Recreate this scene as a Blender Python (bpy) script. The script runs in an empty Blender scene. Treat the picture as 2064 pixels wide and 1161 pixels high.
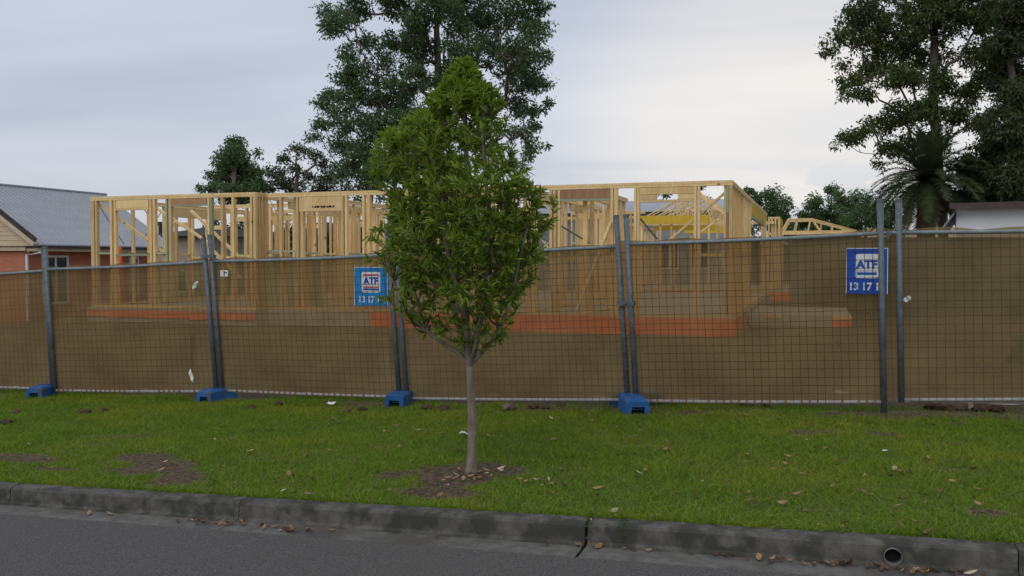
import bpy, bmesh, math, random
import numpy as np
from mathutils import Vector, Matrix

random.seed(7)
RNG = np.random.default_rng(7)
scene = bpy.context.scene
COL = scene.collection

# ------------------------------------------------------------------ camera
EYE = 1.6
FOC = 1780.0
PITCH = math.radians(-1.786)
cam_d = bpy.data.cameras.new('camera')
cam = bpy.data.objects.new('camera', cam_d)
COL.objects.link(cam)
cam.location = (0, 0, EYE)
cam.rotation_euler = (math.radians(90) + PITCH, 0, 0)
cam_d.sensor_width = 36.0
cam_d.lens = 36.0 * FOC / 2064.0
cam_d.clip_start = 0.05
cam_d.clip_end = 4000.0
scene.camera = cam
scene.render.resolution_x = 1024
scene.render.resolution_y = 576

# ------------------------------------------------------------------ light
SUN_EL, SUN_AZ = math.radians(46), math.radians(205)     # azimuth clockwise from +Y
world = bpy.data.worlds.new('World')
scene.world = world
world.use_nodes = True
wn, wl = world.node_tree.nodes, world.node_tree.links
wn.clear()


def W(kind, **kw):
    n = wn.new(kind)
    for k, val in kw.items():
        setattr(n, k, val)
    return n


def wmath(op, a, b=None, clamp=False):
    n = W('ShaderNodeMath', operation=op, use_clamp=clamp)
    for i, val in enumerate((a, b)):
        if val is None:
            continue
        if isinstance(val, (int, float)):
            n.inputs[i].default_value = val
        else:
            wl.new(val, n.inputs[i])
    return n.outputs[0]


def wmix(fac, a, b):
    n = W('ShaderNodeMix', data_type='RGBA')
    for sock, val in ((n.inputs[0], fac), (n.inputs[6], a), (n.inputs[7], b)):
        if isinstance(val, (int, float)):
            sock.default_value = val
        elif isinstance(val, tuple):
            sock.default_value = (*val, 1)
        else:
            wl.new(val, sock)
    return n.outputs[2]


tc = W('ShaderNodeTexCoord')
sep = W('ShaderNodeSeparateXYZ')
wl.new(tc.outputs['Generated'], sep.inputs[0])
dz = wmath('MAXIMUM', sep.outputs[2], 0.0)
den = wmath('ADD', dz, 0.16)
cmb = W('ShaderNodeCombineXYZ')
wl.new(wmath('DIVIDE', sep.outputs[0], den), cmb.inputs[0])
wl.new(wmath('DIVIDE', sep.outputs[1], den), cmb.inputs[1])
mp = W('ShaderNodeMapping')
mp.inputs['Rotation'].default_value = (0, 0, math.radians(-28))
mp.inputs['Scale'].default_value = (0.42, 1.0, 1.0)
mp.inputs['Location'].default_value = (3.1, 1.35, 0.0)
wl.new(cmb.outputs[0], mp.inputs[0])
n1 = W('ShaderNodeTexNoise')
n1.inputs['Scale'].default_value = 0.62
n1.inputs['Detail'].default_value = 5.0
n1.inputs['Roughness'].default_value = 0.48
n1.inputs['Distortion'].default_value = 0.35
wl.new(mp.outputs[0], n1.inputs[0])
r1 = W('ShaderNodeMapRange', interpolation_type='SMOOTHSTEP')
r1.inputs[1].default_value = 0.33
r1.inputs[2].default_value = 0.68
wl.new(n1.outputs[0], r1.inputs[0])
# cloud layer: blue-grey bellies to pale white
mp3 = W('ShaderNodeMapping')
mp3.inputs['Rotation'].default_value = (0, 0, math.radians(38))
mp3.inputs['Scale'].default_value = (0.34, 0.95, 1.0)
mp3.inputs['Location'].default_value = (1.7, 0.6, 0.0)
wl.new(cmb.outputs[0], mp3.inputs[0])
n3 = W('ShaderNodeTexNoise')
n3.inputs['Scale'].default_value = 1.0
n3.inputs['Detail'].default_value = 6.0
n3.inputs['Roughness'].default_value = 0.5
n3.inputs['Distortion'].default_value = 0.5
wl.new(mp3.outputs[0], n3.inputs[0])
r3 = W('ShaderNodeMapRange', interpolation_type='SMOOTHSTEP')
r3.inputs[1].default_value = 0.32
r3.inputs[2].default_value = 0.70
wl.new(n3.outputs[0], r3.inputs[0])
both = wmath('ADD', wmath('MULTIPLY', r1.outputs[0], 0.45), wmath('MULTIPLY', r3.outputs[0], 0.55))
cloud = wmix(both, (4.75, 5.25, 6.45), (7.15, 7.5, 8.4))
# evening glow low in the sky, right of the view direction, and a clear strip along the horizon
glow_dir = Vector((0.31, 0.94, 0.10)).normalized()
dp = W('ShaderNodeVectorMath', operation='DOT_PRODUCT')
wl.new(tc.outputs['Generated'], dp.inputs[0])
dp.inputs[1].default_value = glow_dir
rg = W('ShaderNodeMapRange', interpolation_type='SMOOTHERSTEP')
rg.inputs[1].default_value = 0.945
rg.inputs[2].default_value = 1.0
wl.new(dp.outputs['Value'], rg.inputs[0])
cloud = wmix(wmath('MULTIPLY', rg.outputs[0], wmath('ADD', 0.36, wmath('MULTIPLY', r3.outputs[0], 0.46))), cloud, (10.4, 9.7, 8.7))
rh = W('ShaderNodeMapRange', interpolation_type='SMOOTHSTEP')
rh.inputs[1].default_value = 0.22
rh.inputs[2].default_value = 0.02
wl.new(dz, rh.inputs[0])
cloud = wmix(wmath('MULTIPLY', rh.outputs[0], 0.30), cloud, (8.0, 7.7, 7.7))
# small cumulus bank along the horizon
mp2 = W('ShaderNodeMapping')
mp2.inputs['Scale'].default_value = (9, 9, 22)
mp2.inputs['Location'].default_value = (0.4, 0.2, 0.0)
wl.new(tc.outputs['Generated'], mp2.inputs[0])
n2 = W('ShaderNodeTexNoise')
n2.inputs['Scale'].default_value = 1.3
n2.inputs['Detail'].default_value = 6.0
wl.new(mp2.outputs[0], n2.inputs[0])
hb = W('ShaderNodeMapRange', interpolation_type='SMOOTHSTEP')
hb.inputs[1].default_value = 0.125
hb.inputs[2].default_value = 0.05
wl.new(dz, hb.inputs[0])
rc = W('ShaderNodeMapRange', interpolation_type='SMOOTHSTEP')
rc.inputs[1].default_value = 0.52
rc.inputs[2].default_value = 0.60
wl.new(wmath('ADD', n2.outputs[0], wmath('MULTIPLY', wmath('SUBTRACT', hb.outputs[0], 0.5), 0.30)), rc.inputs[0])
cloud = wmix(wmath('MULTIPLY', wmath('MULTIPLY', rc.outputs[0], hb.outputs[0]), 0.75), cloud, (5.9, 6.2, 6.9))
sky = W('ShaderNodeTexSky', sky_type='NISHITA')
sky.sun_disc = False
sky.sun_elevation = SUN_EL
sky.sun_rotation = SUN_AZ
final = wmix(0.92, sky.outputs[0], cloud)
bg = W('ShaderNodeBackground')
bg.inputs[1].default_value = 0.1
wl.new(final, bg.inputs[0])
wo = W('ShaderNodeOutputWorld')
wl.new(bg.outputs[0], wo.inputs[0])

sun_d = bpy.data.lights.new('sun', 'SUN')
sun_d.energy = 0.9
sun_d.angle = math.radians(50)
sun_d.color = (1.0, 0.95, 0.88)
sun = bpy.data.objects.new('sun', sun_d)
COL.objects.link(sun)
sd = Vector((math.sin(SUN_AZ) * math.cos(SUN_EL), math.cos(SUN_AZ) * math.cos(SUN_EL), math.sin(SUN_EL)))
sun.rotation_euler = sd.to_track_quat('Z', 'Y').to_euler()
sun.location = sd * 60

vs = scene.view_settings
vs.view_transform = 'Standard'
vs.look = 'None'
vs.exposure = 0.0
vs.gamma = 1.0
vs.use_curve_mapping = False

# ------------------------------------------------------------------ street frame (s along the street, t away from the road, z up)
TH = math.radians(19.0)
U = np.array([math.cos(TH), -math.sin(TH), 0.0])
V = np.array([math.sin(TH), math.cos(TH), 0.0])
EY = np.array([0, 0, EYE])


def ray(x, y):
    a = (x - 1032.0) / FOC
    b = -(y - 580.5) / FOC
    return np.array([a, math.cos(PITCH) - b * math.sin(PITCH), math.sin(PITCH) + b * math.cos(PITCH)])


def tost(p):
    return np.array([p @ U, p @ V, p[2]])


def at_t(x, y, t):
    """measured photograph point standing in the vertical plane t"""
    r = ray(x, y)
    return tost(EY + r * (t / (r @ V)))


def at_Y(x, y, Y):
    r = ray(x, y)
    return tost(EY + r * (Y / r[1]))


def at_z(x, y, z):
    r = ray(x, y)
    return tost(EY + r * ((z - EYE) / r[2]))


def street_z(s):
    return 0.185 + 0.034 * s


def wpos(p):
    return Vector((p[0] * U[0] + p[1] * V[0], p[0] * U[1] + p[1] * V[1], p[2]))


def smooth(a, b, x):
    q = np.clip((x - a) / (b - a), 0, 1)
    return q * q * (3 - 2 * q)


def ground_z(s, t):
    s = np.asarray(s, float)
    t = np.asarray(t, float)
    base = 0.185 + 0.034 * np.clip(s, -60, 60)
    pad = 0.24
    k = smooth(9.1, 12.2, t) * smooth(-20.5, -16.5, s) * (1 - smooth(14, 22, s))
    return base * (1 - k) + pad * k


def at_ground(x, y):
    r = ray(x, y)
    lo, hi = 1.0, 400.0
    k = 1.0
    for i in range(4000):
        k = 1.0 + i * 0.02
        p = tost(EY + r * k)
        if p[2] <= float(ground_z(p[0], p[1])):
            return np.array([p[0], p[1], float(ground_z(p[0], p[1]))])
    return p


# value noise for masks
_perm = RNG.random((256, 256))


def vnoise(x, y):
    x = np.asarray(x, float)
    y = np.asarray(y, float)
    xi = np.floor(x).astype(int)
    yi = np.floor(y).astype(int)
    fx = x - xi
    fy = y - yi
    fx = fx * fx * (3 - 2 * fx)
    fy = fy * fy * (3 - 2 * fy)
    g = lambda a, b: _perm[a % 256, b % 256]
    return (g(xi, yi) * (1 - fx) + g(xi + 1, yi) * fx) * (1 - fy) + (g(xi, yi + 1) * (1 - fx) + g(xi + 1, yi + 1) * fx) * fy


def fbm(x, y, o=4):
    r, a, n = 0, 0.5, 0
    for i in range(o):
        r = r + a * vnoise(np.asarray(x) * 2 ** i + 17.3 * i, np.asarray(y) * 2 ** i + 5.1 * i)
        n += a
        a *= 0.5
    return r / n


# ------------------------------------------------------------------ materials
def new_mat(name):
    m = bpy.data.materials.new(name)
    m.use_nodes = True
    m.node_tree.nodes.clear()
    return m


class NT:
    def __init__(self, m):
        self.n, self.l = m.node_tree.nodes, m.node_tree.links

    def node(self, kind, ins=None, **kw):
        n = self.n.new(kind)
        for k, val in kw.items():
            setattr(n, k, val)
        for k, val in (ins or {}).items():
            s = n.inputs[k]
            if hasattr(val, 'is_linked') or isinstance(val, bpy.types.NodeSocket):
                self.l.new(val, s)
            elif isinstance(val, tuple) and len(val) == 3 and s.type == 'RGBA':
                s.default_value = (*val, 1)
            else:
                s.default_value = val
        return n

    def mix(self, f, a, b, blend='MIX'):
        return self.node('ShaderNodeMix', {0: f, 6: a, 7: b}, data_type='RGBA', blend_type=blend).outputs[2]

    def math(self, op, a, b=0.0, clamp=False):
        return self.node('ShaderNodeMath', {0: a, 1: b}, operation=op, use_clamp=clamp).outputs[0]

    def ramp(self, x, a, b):
        return self.node('ShaderNodeMapRange', {0: x, 1: a, 2: b}, interpolation_type='SMOOTHSTEP').outputs[0]


def surf(name, c1, c2, scale=8.0, rough=0.8, bump=0.2, stretch=(1, 1, 1), c3=None, s3=1.5, f3=(0.5, 0.7), jitter=0.0,
         metal=0.0, detail=6.0, bdist=0.01, spec=0.35, speck=None):
    """two-tone procedural surface: noise between c1 and c2, optional patches of c3, relief and per-object jitter"""
    m = new_mat(name)
    t = NT(m)
    co = t.node('ShaderNodeTexCoord').outputs['Object']
    oi = t.node('ShaderNodeObjectInfo').outputs['Random']
    off = t.node('ShaderNodeCombineXYZ', {0: t.math('MULTIPLY', oi, 37.0), 1: t.math('MULTIPLY', oi, 11.0), 2: t.math('MULTIPLY', oi, 23.0)}).outputs[0]
    mpn = t.node('ShaderNodeMapping', {0: co, 1: off, 3: stretch}).outputs[0]
    nz = t.node('ShaderNodeTexNoise', {'Vector': mpn, 'Scale': scale, 'Detail': detail, 'Roughness': 0.62}).outputs[0]
    col = t.mix(t.ramp(nz, 0.32, 0.68), c1, c2)
    if c3:
        n3 = t.node('ShaderNodeTexNoise', {'Vector': mpn, 'Scale': s3, 'Detail': 5.0, 'Roughness': 0.6}).outputs[0]
        col = t.mix(t.ramp(n3, *f3), col, c3)
    if speck:
        n4 = t.node('ShaderNodeTexNoise', {'Vector': co, 'Scale': speck[0], 'Detail': 2.0}).outputs[0]
        col = t.mix(t.math('MULTIPLY', t.ramp(n4, 0.56, 0.72), speck[2]), col, speck[1])
    if jitter:
        v1 = t.node('ShaderNodeHueSaturation', {'Color': col, 'Value': t.math('ADD', t.math('MULTIPLY', oi, jitter), 1 - jitter / 2)})
        col = v1.outputs[0]
    b = t.node('ShaderNodeBump', {'Strength': bump, 'Distance': bdist, 'Height': nz}).outputs[0]
    p = t.node('ShaderNodeBsdfPrincipled', {'Base Color': col, 'Roughness': rough, 'Metallic': metal, 'Normal': b, 'Specular IOR Level': spec})
    o = t.node('ShaderNodeOutputMaterial')
    t.l.new(p.outputs[0], o.inputs[0])
    return m


def leaf_mat(name, c1, c2, c3, trans=0.35, rough=0.5):
    m = new_mat(name)
    t = NT(m)
    rnd = t.node('ShaderNodeNewGeometry').outputs['Random Per Island']
    co = t.node('ShaderNodeTexCoord').outputs['Object']
    nz = t.node('ShaderNodeTexNoise', {'Vector': co, 'Scale': 0.9, 'Detail': 3.0}).outputs[0]
    col = t.mix(t.ramp(rnd, 0.05, 0.95), c1, c2)
    col = t.mix(t.ramp(nz, 0.45, 0.70), col, c3)
    p = t.node('ShaderNodeBsdfPrincipled', {'Base Color': col, 'Roughness': rough, 'Specular IOR Level': 0.35})
    tr = t.node('ShaderNodeBsdfTranslucent', {'Color': col})
    mx = t.node('ShaderNodeMixShader', {0: trans, 1: p.outputs[0], 2: tr.outputs[0]})
    o = t.node('ShaderNodeOutputMaterial')
    t.l.new(mx.outputs[0], o.inputs[0])
    return m


def timber(name, c1, c2, knots=True, jitter=0.42):
    m = new_mat(name)
    t = NT(m)
    co = t.node('ShaderNodeTexCoord').outputs['Generated']
    cob = t.node('ShaderNodeTexCoord').outputs['Object']
    oi = t.node('ShaderNodeObjectInfo').outputs['Random']
    off = t.node('ShaderNodeCombineXYZ', {0: t.math('MULTIPLY', oi, 53.0), 1: t.math('MULTIPLY', oi, 19.0), 2: t.math('MULTIPLY', oi, 31.0)}).outputs[0]
    mpn = t.node('ShaderNodeMapping', {0: cob, 1: off, 3: (14.0, 14.0, 2.0)}).outputs[0]
    nz = t.node('ShaderNodeTexNoise', {'Vector': mpn, 'Scale': 1.6, 'Detail': 5.0, 'Distortion': 0.6}).outputs[0]
    col = t.mix(t.ramp(nz, 0.30, 0.70), c1, c2)
    if knots:
        m2 = t.node('ShaderNodeMapping', {0: cob, 1: off, 3: (3.0, 3.0, 2.2)}).outputs[0]
        vo = t.node('ShaderNodeTexVoronoi', {'Vector': m2, 'Scale': 1.0}).outputs['Distance']
        col = t.mix(t.math('MULTIPLY', t.ramp(vo, 0.11, 0.05), 0.75), col, (0.16, 0.075, 0.03))
        big = t.node('ShaderNodeTexNoise', {'Vector': m2, 'Scale': 0.7}).outputs[0]
        col = t.mix(t.math('MULTIPLY', t.ramp(big, 0.5, 0.7), 0.45), col, (c1[0] * 0.85, c1[1] * 0.66, c1[2] * 0.5))
    hs = t.node('ShaderNodeHueSaturation', {'Color': col, 'Value': t.math('ADD', t.math('MULTIPLY', oi, jitter), 1 - jitter / 2)}).outputs[0]
    b = t.node('ShaderNodeBump', {'Strength': 0.15, 'Distance': 0.004, 'Height': nz}).outputs[0]
    p = t.node('ShaderNodeBsdfPrincipled', {'Base Color': hs, 'Roughness': 0.75, 'Normal': b, 'Specular IOR Level': 0.25})
    o = t.node('ShaderNodeOutputMaterial')
    t.l.new(p.outputs[0], o.inputs[0])
    return m


M = {}
M['asphalt'] = surf('asphalt', (0.060, 0.056, 0.052), (0.125, 0.116, 0.106), 85, 0.93, 0.8, c3=(0.092, 0.086, 0.078), s3=0.7, f3=(0.45, 0.9), bdist=0.012, detail=3.0, speck=(130, (0.22, 0.205, 0.185), 0.6))
M['concrete'] = surf('kerb_concrete', (0.072, 0.069, 0.057), (0.130, 0.123, 0.106), 11, 0.92, 0.6, c3=(0.048, 0.048, 0.038), s3=6.5, f3=(0.44, 0.60), bdist=0.008, speck=(90, (0.05, 0.05, 0.045), 0.5))
M['gutter'] = surf('gutter_concrete', (0.105, 0.098, 0.086), (0.160, 0.150, 0.132), 14, 0.92, 0.4, c3=(0.085, 0.078, 0.066), s3=2.0, f3=(0.45, 0.65), bdist=0.006, speck=(110, (0.06, 0.055, 0.05), 0.5))
M['slab'] = surf('slab_concrete', (0.36, 0.34, 0.32), (0.46, 0.44, 0.42), 5, 0.9, 0.2)
M['soil'] = surf('site_soil', (0.085, 0.062, 0.038), (0.15, 0.108, 0.068), 2.2, 0.95, 0.8, c3=(0.10, 0.095, 0.05), s3=0.5, f3=(0.5, 0.68), bdist=0.04, speck=(25, (0.22, 0.17, 0.12), 0.4))
M['clod'] = surf('earth_clod', (0.05, 0.032, 0.021), (0.10, 0.062, 0.042), 18, 0.95, 0.7, jitter=0.5)
M['rock'] = surf('rock', (0.10, 0.07, 0.062), (0.18, 0.125, 0.11), 14, 0.85, 0.6, jitter=0.5)
M['galv'] = surf('galvanised_steel', (0.100, 0.122, 0.135), (0.150, 0.175, 0.188), 22, 0.55, 0.12, c3=(0.085, 0.095, 0.10), s3=6, metal=0.2, jitter=0.15)
M['rail'] = surf('galvanised_rail', (0.25, 0.255, 0.24), (0.36, 0.355, 0.33), 20, 0.6, 0.1, c3=(0.34, 0.27, 0.20), s3=5, f3=(0.52, 0.72), metal=0.1)
M['toprail'] = surf('galvanised_top_rail', (0.165, 0.195, 0.21), (0.25, 0.285, 0.295), 20, 0.55, 0.1, c3=(0.17, 0.20, 0.21), s3=7, metal=0.2)
M['wire'] = surf('rusty_wire', (0.050, 0.036, 0.014), (0.085, 0.05, 0.02), 30, 0.8, 0.1)
M['wire2'] = surf('grey_green_wire', (0.045, 0.05, 0.03), (0.075, 0.075, 0.05), 30, 0.8, 0.1)
M['rust'] = surf('rust', (0.22, 0.075, 0.02), (0.36, 0.14, 0.04), 30, 0.9, 0.3)
M['foot'] = surf('blue_plastic', (0.008, 0.085, 0.27), (0.012, 0.125, 0.36), 9, 0.5, 0.08, c3=(0.075, 0.085, 0.10), s3=7, f3=(0.50, 0.72), jitter=0.3, speck=(45, (0.10, 0.075, 0.05), 0.7))
M['dark'] = surf('hollow_shade_and_print', (0.006, 0.006, 0.007), (0.012, 0.012, 0.012), 8, 0.95, 0.0)  # near-black: shade painted inside hollows, also used for printed marks
M['sign_light'] = surf('sign_bright_blue', (0.006, 0.19, 0.50), (0.01, 0.22, 0.55), 3, 0.45, 0.02)
M['sign_dark'] = surf('sign_deep_blue', (0.006, 0.055, 0.36), (0.008, 0.07, 0.42), 3, 0.45, 0.02)
M['sign_white'] = surf('sign_white', (0.60, 0.62, 0.63), (0.72, 0.73, 0.73), 6, 0.55, 0.02)
M['sign_red'] = surf('sign_red', (0.45, 0.035, 0.045), (0.52, 0.05, 0.055), 4, 0.5, 0.02)
M['letter_blue'] = surf('letter_blue', (0.008, 0.06, 0.30), (0.01, 0.08, 0.36), 4, 0.5, 0.02)
M['paper'] = surf('white_plastic_scrap', (0.62, 0.63, 0.63), (0.75, 0.75, 0.74), 15, 0.6, 0.1)
M['card'] = surf('wet_cardboard', (0.10, 0.085, 0.065), (0.19, 0.155, 0.115), 18, 0.9, 0.4)
M['cardpale'] = surf('torn_paper', (0.42, 0.34, 0.25), (0.55, 0.46, 0.36), 18, 0.9, 0.3)
M['pine'] = timber('pine', (0.67, 0.475, 0.215), (0.78, 0.595, 0.305))
M['pine2'] = timber('pine_orange', (0.60, 0.39, 0.16), (0.70, 0.49, 0.23))
M['green'] = timber('treated_green_pine', (0.30, 0.36, 0.22), (0.40, 0.43, 0.27), knots=False)
M['redbeam'] = timber('brown_veneer_lumber', (0.34, 0.18, 0.10), (0.43, 0.25, 0.14), knots=False)
M['yellow'] = timber('yellow_veneer_lumber', (0.55, 0.37, 0.03), (0.63, 0.44, 0.05), knots=False, jitter=0.1)
M['strap'] = surf('steel_strap', (0.07, 0.07, 0.07), (0.12, 0.12, 0.12), 10, 0.5, 0.0, metal=0.6)
M['orange'] = surf('orange_membrane', (0.70, 0.115, 0.04), (0.82, 0.165, 0.06), 5, 0.55, 0.3, c3=(0.58, 0.12, 0.05), s3=1.5)
M['string'] = surf('string', (0.6, 0.5, 0.3), (0.7, 0.6, 0.4), 5, 0.8, 0.0)
M['roof'] = surf('grey_metal_roof', (0.36, 0.385, 0.41), (0.42, 0.44, 0.465), 2, 0.55, 0.05, stretch=(1, 0.2, 1), metal=0.2)
M['tile'] = surf('dark_tile', (0.035, 0.033, 0.032), (0.06, 0.055, 0.05), 12, 0.8, 0.3)
M['cream'] = surf('cream_boards', (0.56, 0.46, 0.31), (0.62, 0.52, 0.36), 5, 0.7, 0.05)
M['fascia'] = surf('brown_fascia', (0.06, 0.042, 0.036), (0.085, 0.06, 0.05), 6, 0.6, 0.05)
M['whitewall'] = surf('white_wall', (0.78, 0.80, 0.81), (0.84, 0.85, 0.86), 2, 0.8, 0.05)
M['greywall'] = surf('grey_sheeting', (0.25, 0.265, 0.29), (0.31, 0.325, 0.345), 2, 0.6, 0.05)
M['beigewall'] = surf('beige_wall', (0.34, 0.30, 0.24), (0.40, 0.36, 0.29), 3, 0.8, 0.05)
M['frame_white'] = surf('white_frame', (0.66, 0.68, 0.68), (0.74, 0.75, 0.75), 5, 0.5, 0.02)
M['bark'] = surf('young_bark', (0.135, 0.110, 0.085), (0.24, 0.205, 0.162), 22, 0.9, 0.6, stretch=(1, 1, 0.35), c3=(0.26, 0.145, 0.07), s3=6, f3=(0.62, 0.75), bdist=0.006)
M['twig'] = surf('twig_bark', (0.075, 0.05, 0.03), (0.12, 0.085, 0.055), 18, 0.9, 0.2)
M['gumbark'] = surf('gum_bark', (0.12, 0.098, 0.078), (0.20, 0.168, 0.138), 3, 0.9, 0.4, stretch=(1, 1, 0.3))
M['palmbark'] = surf('palm_bark', (0.07, 0.05, 0.033), (0.13, 0.095, 0.065), 6, 0.95, 0.6)
M['leaf_young'] = leaf_mat('young_leaf', (0.075, 0.145, 0.014), (0.315, 0.415, 0.045), (0.225, 0.315, 0.032), 0.50, 0.42)
M['leaf_gum'] = leaf_mat('gum_leaf', (0.062, 0.120, 0.046), (0.140, 0.228, 0.085), (0.105, 0.175, 0.055), 0.45)
M['leaf_gum2'] = leaf_mat('gum_leaf_brownish', (0.064, 0.100, 0.028), (0.130, 0.178, 0.048), (0.092, 0.125, 0.034), 0.42)
M['leaf_dark'] = leaf_mat('dark_leaf', (0.044, 0.070, 0.022), (0.090, 0.125, 0.040), (0.060, 0.086, 0.028), 0.36)
M['leaf_palm'] = leaf_mat('palm_leaf', (0.036, 0.056, 0.020), (0.064, 0.088, 0.030), (0.046, 0.064, 0.022), 0.22, 0.85)
M['leaf_shrub'] = leaf_mat('shrub_leaf', (0.045, 0.085, 0.018), (0.085, 0.13, 0.03), (0.05, 0.075, 0.018), 0.3)
M['dead_palm'] = leaf_mat('dry_frond', (0.13, 0.085, 0.04), (0.2, 0.13, 0.06), (0.16, 0.10, 0.05), 0.2)
M['dry1'] = surf('dry_leaf', (0.20, 0.12, 0.055), (0.33, 0.205, 0.10), 40, 0.85, 0.3, jitter=0.7)
M['dry2'] = surf('pale_dry_leaf', (0.38, 0.29, 0.19), (0.50, 0.40, 0.29), 40, 0.85, 0.3, jitter=0.5)
M['dry3'] = surf('dark_dry_leaf', (0.07, 0.042, 0.025), (0.13, 0.075, 0.04), 40, 0.85, 0.3, jitter=0.5)
M['pvc'] = surf('grey_pipe', (0.16, 0.165, 0.165), (0.24, 0.24, 0.235), 10, 0.5, 0.05)


def brick_mat():
    m = new_mat('red_brick')
    t = NT(m)
    co = t.node('ShaderNodeTexCoord').outputs['Object']
    sx = t.node('ShaderNodeSeparateXYZ', {0: co})
    cv = t.node('ShaderNodeCombineXYZ', {0: t.math('ADD', sx.outputs[0], sx.outputs[1]), 1: sx.outputs[2]}).outputs[0]
    br = t.node('ShaderNodeTexBrick', {'Vector': cv, 'Color1': (0.42, 0.135, 0.075), 'Color2': (0.50, 0.175, 0.105), 'Mortar': (0.38, 0.19, 0.13),
                                      'Scale': 1.0, 'Brick Width': 0.24, 'Row Height': 0.086, 'Mortar Size': 0.008})
    p = t.node('ShaderNodeBsdfPrincipled', {'Base Color': br.outputs[0], 'Roughness': 0.85})
    o = t.node('ShaderNodeOutputMaterial')
    t.l.new(p.outputs[0], o.inputs[0])
    return m


M['brick'] = brick_mat()


def glass_mat():
    m = new_mat('window_glass')
    t = NT(m)
    p = t.node('ShaderNodeBsdfPrincipled', {'Base Color': (0.02, 0.03, 0.028), 'Roughness': 0.08, 'Specular IOR Level': 0.5})
    o = t.node('ShaderNodeOutputMaterial')
    t.l.new(p.outputs[0], o.inputs[0])
    return m


M['glass'] = glass_mat()


def cloth_mat():
    """brown knitted shade cloth: half open weave that lets a tinted view through"""
    m = new_mat('shade_cloth')
    t = NT(m)
    co = t.node('ShaderNodeTexCoord').outputs['Object']
    oi = t.node('ShaderNodeObjectInfo').outputs['Random']
    nz = t.node('ShaderNodeTexNoise', {'Vector': co, 'Scale': 1.7, 'Detail': 5.0}).outputs[0]
    fine = t.node('ShaderNodeTexNoise', {'Vector': t.node('ShaderNodeMapping', {0: co, 3: (120, 120, 60)}).outputs[0], 'Scale': 1.0, 'Detail': 2.0}).outputs[0]
    col = t.mix(t.ramp(nz, 0.3, 0.7), (0.225, 0.170, 0.082), (0.30, 0.23, 0.115))
    d = t.node('ShaderNodeBsdfDiffuse', {'Color': col})
    tl = t.node('ShaderNodeBsdfTranslucent', {'Color': col})
    body = t.node('ShaderNodeMixShader', {0: 0.35, 1: d.outputs[0], 2: tl.outputs[0]})
    tp = t.node('ShaderNodeBsdfTransparent', {'Color': (0.82, 0.60, 0.40)})
    fac = t.math('ADD', t.math('MULTIPLY', t.math('SUBTRACT', fine, 0.5), 0.30), t.math('ADD', 0.66, t.math('MULTIPLY', t.math('SUBTRACT', nz, 0.5), 0.35)), clamp=True)
    mx = t.node('ShaderNodeMixShader', {0: fac, 1: tp.outputs[0], 2: body.outputs[0]})
    o = t.node('ShaderNodeOutputMaterial')
    t.l.new(mx.outputs[0], o.inputs[0])
    return m


M['cloth'] = cloth_mat()


def verge_mat():
    """verge soil: green thatch where turf grows, bare earth where the 'bare' attribute says so"""
    m = new_mat('verge_soil')
    t = NT(m)
    co = t.node('ShaderNodeTexCoord').outputs['Object']
    at = t.node('ShaderNodeAttribute', attribute_name='bare').outputs['Fac']
    nz = t.node('ShaderNodeTexNoise', {'Vector': co, 'Scale': 26.0, 'Detail': 6.0}).outputs[0]
    n2 = t.node('ShaderNodeTexNoise', {'Vector': co, 'Scale': 1.1, 'Detail': 4.0}).outputs[0]
    turf = t.mix(t.ramp(nz, 0.35, 0.65), (0.065, 0.090, 0.012), (0.125, 0.165, 0.024))
    turf = t.mix(t.ramp(n2, 0.5, 0.75), turf, (0.085, 0.10, 0.022))
    soil = t.mix(t.ramp(nz, 0.35, 0.65), (0.058, 0.040, 0.026), (0.125, 0.088, 0.058))
    col = t.mix(at, turf, soil)
    b = t.node('ShaderNodeBump', {'Strength': 0.8, 'Distance': 0.02, 'Height': nz}).outputs[0]
    p = t.node('ShaderNodeBsdfPrincipled', {'Base Color': col, 'Roughness': 0.95, 'Normal': b, 'Specular IOR Level': 0.2})
    o = t.node('ShaderNodeOutputMaterial')
    t.l.new(p.outputs[0], o.inputs[0])
    return m


M['verge'] = verge_mat()


def grass_mat():
    m = new_mat('grass_blade')
    t = NT(m)
    rnd = t.node('ShaderNodeNewGeometry').outputs['Random Per Island']
    co = t.node('ShaderNodeTexCoord').outputs['Object']
    n1_ = t.node('ShaderNodeTexNoise', {'Vector': co, 'Scale': 0.8, 'Detail': 5.0}).outputs[0]
    n2_ = t.node('ShaderNodeTexNoise', {'Vector': co, 'Scale': 5.0, 'Detail': 3.0}).outputs[0]
    col = t.mix(rnd, (0.105, 0.200, 0.010), (0.215, 0.330, 0.022))
    col = t.mix(t.math('MULTIPLY', t.ramp(n1_, 0.42, 0.66), 0.75), col, (0.265, 0.315, 0.022))
    col = t.mix(t.math('MULTIPLY', t.ramp(n2_, 0.5, 0.72), 0.6), col, (0.085, 0.180, 0.014))
    col = t.mix(t.ramp(rnd, 0.93, 0.97), col, (0.26, 0.21, 0.08))
    d = t.node('ShaderNodeBsdfPrincipled', {'Base Color': col, 'Roughness': 0.6, 'Specular IOR Level': 0.25})
    tl = t.node('ShaderNodeBsdfTranslucent', {'Color': col})
    mx = t.node('ShaderNodeMixShader', {0: 0.35, 1: d.outputs[0], 2: tl.outputs[0]})
    o = t.node('ShaderNodeOutputMaterial')
    t.l.new(mx.outputs[0], o.inputs[0])
    return m


M['grass'] = grass_mat()


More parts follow.
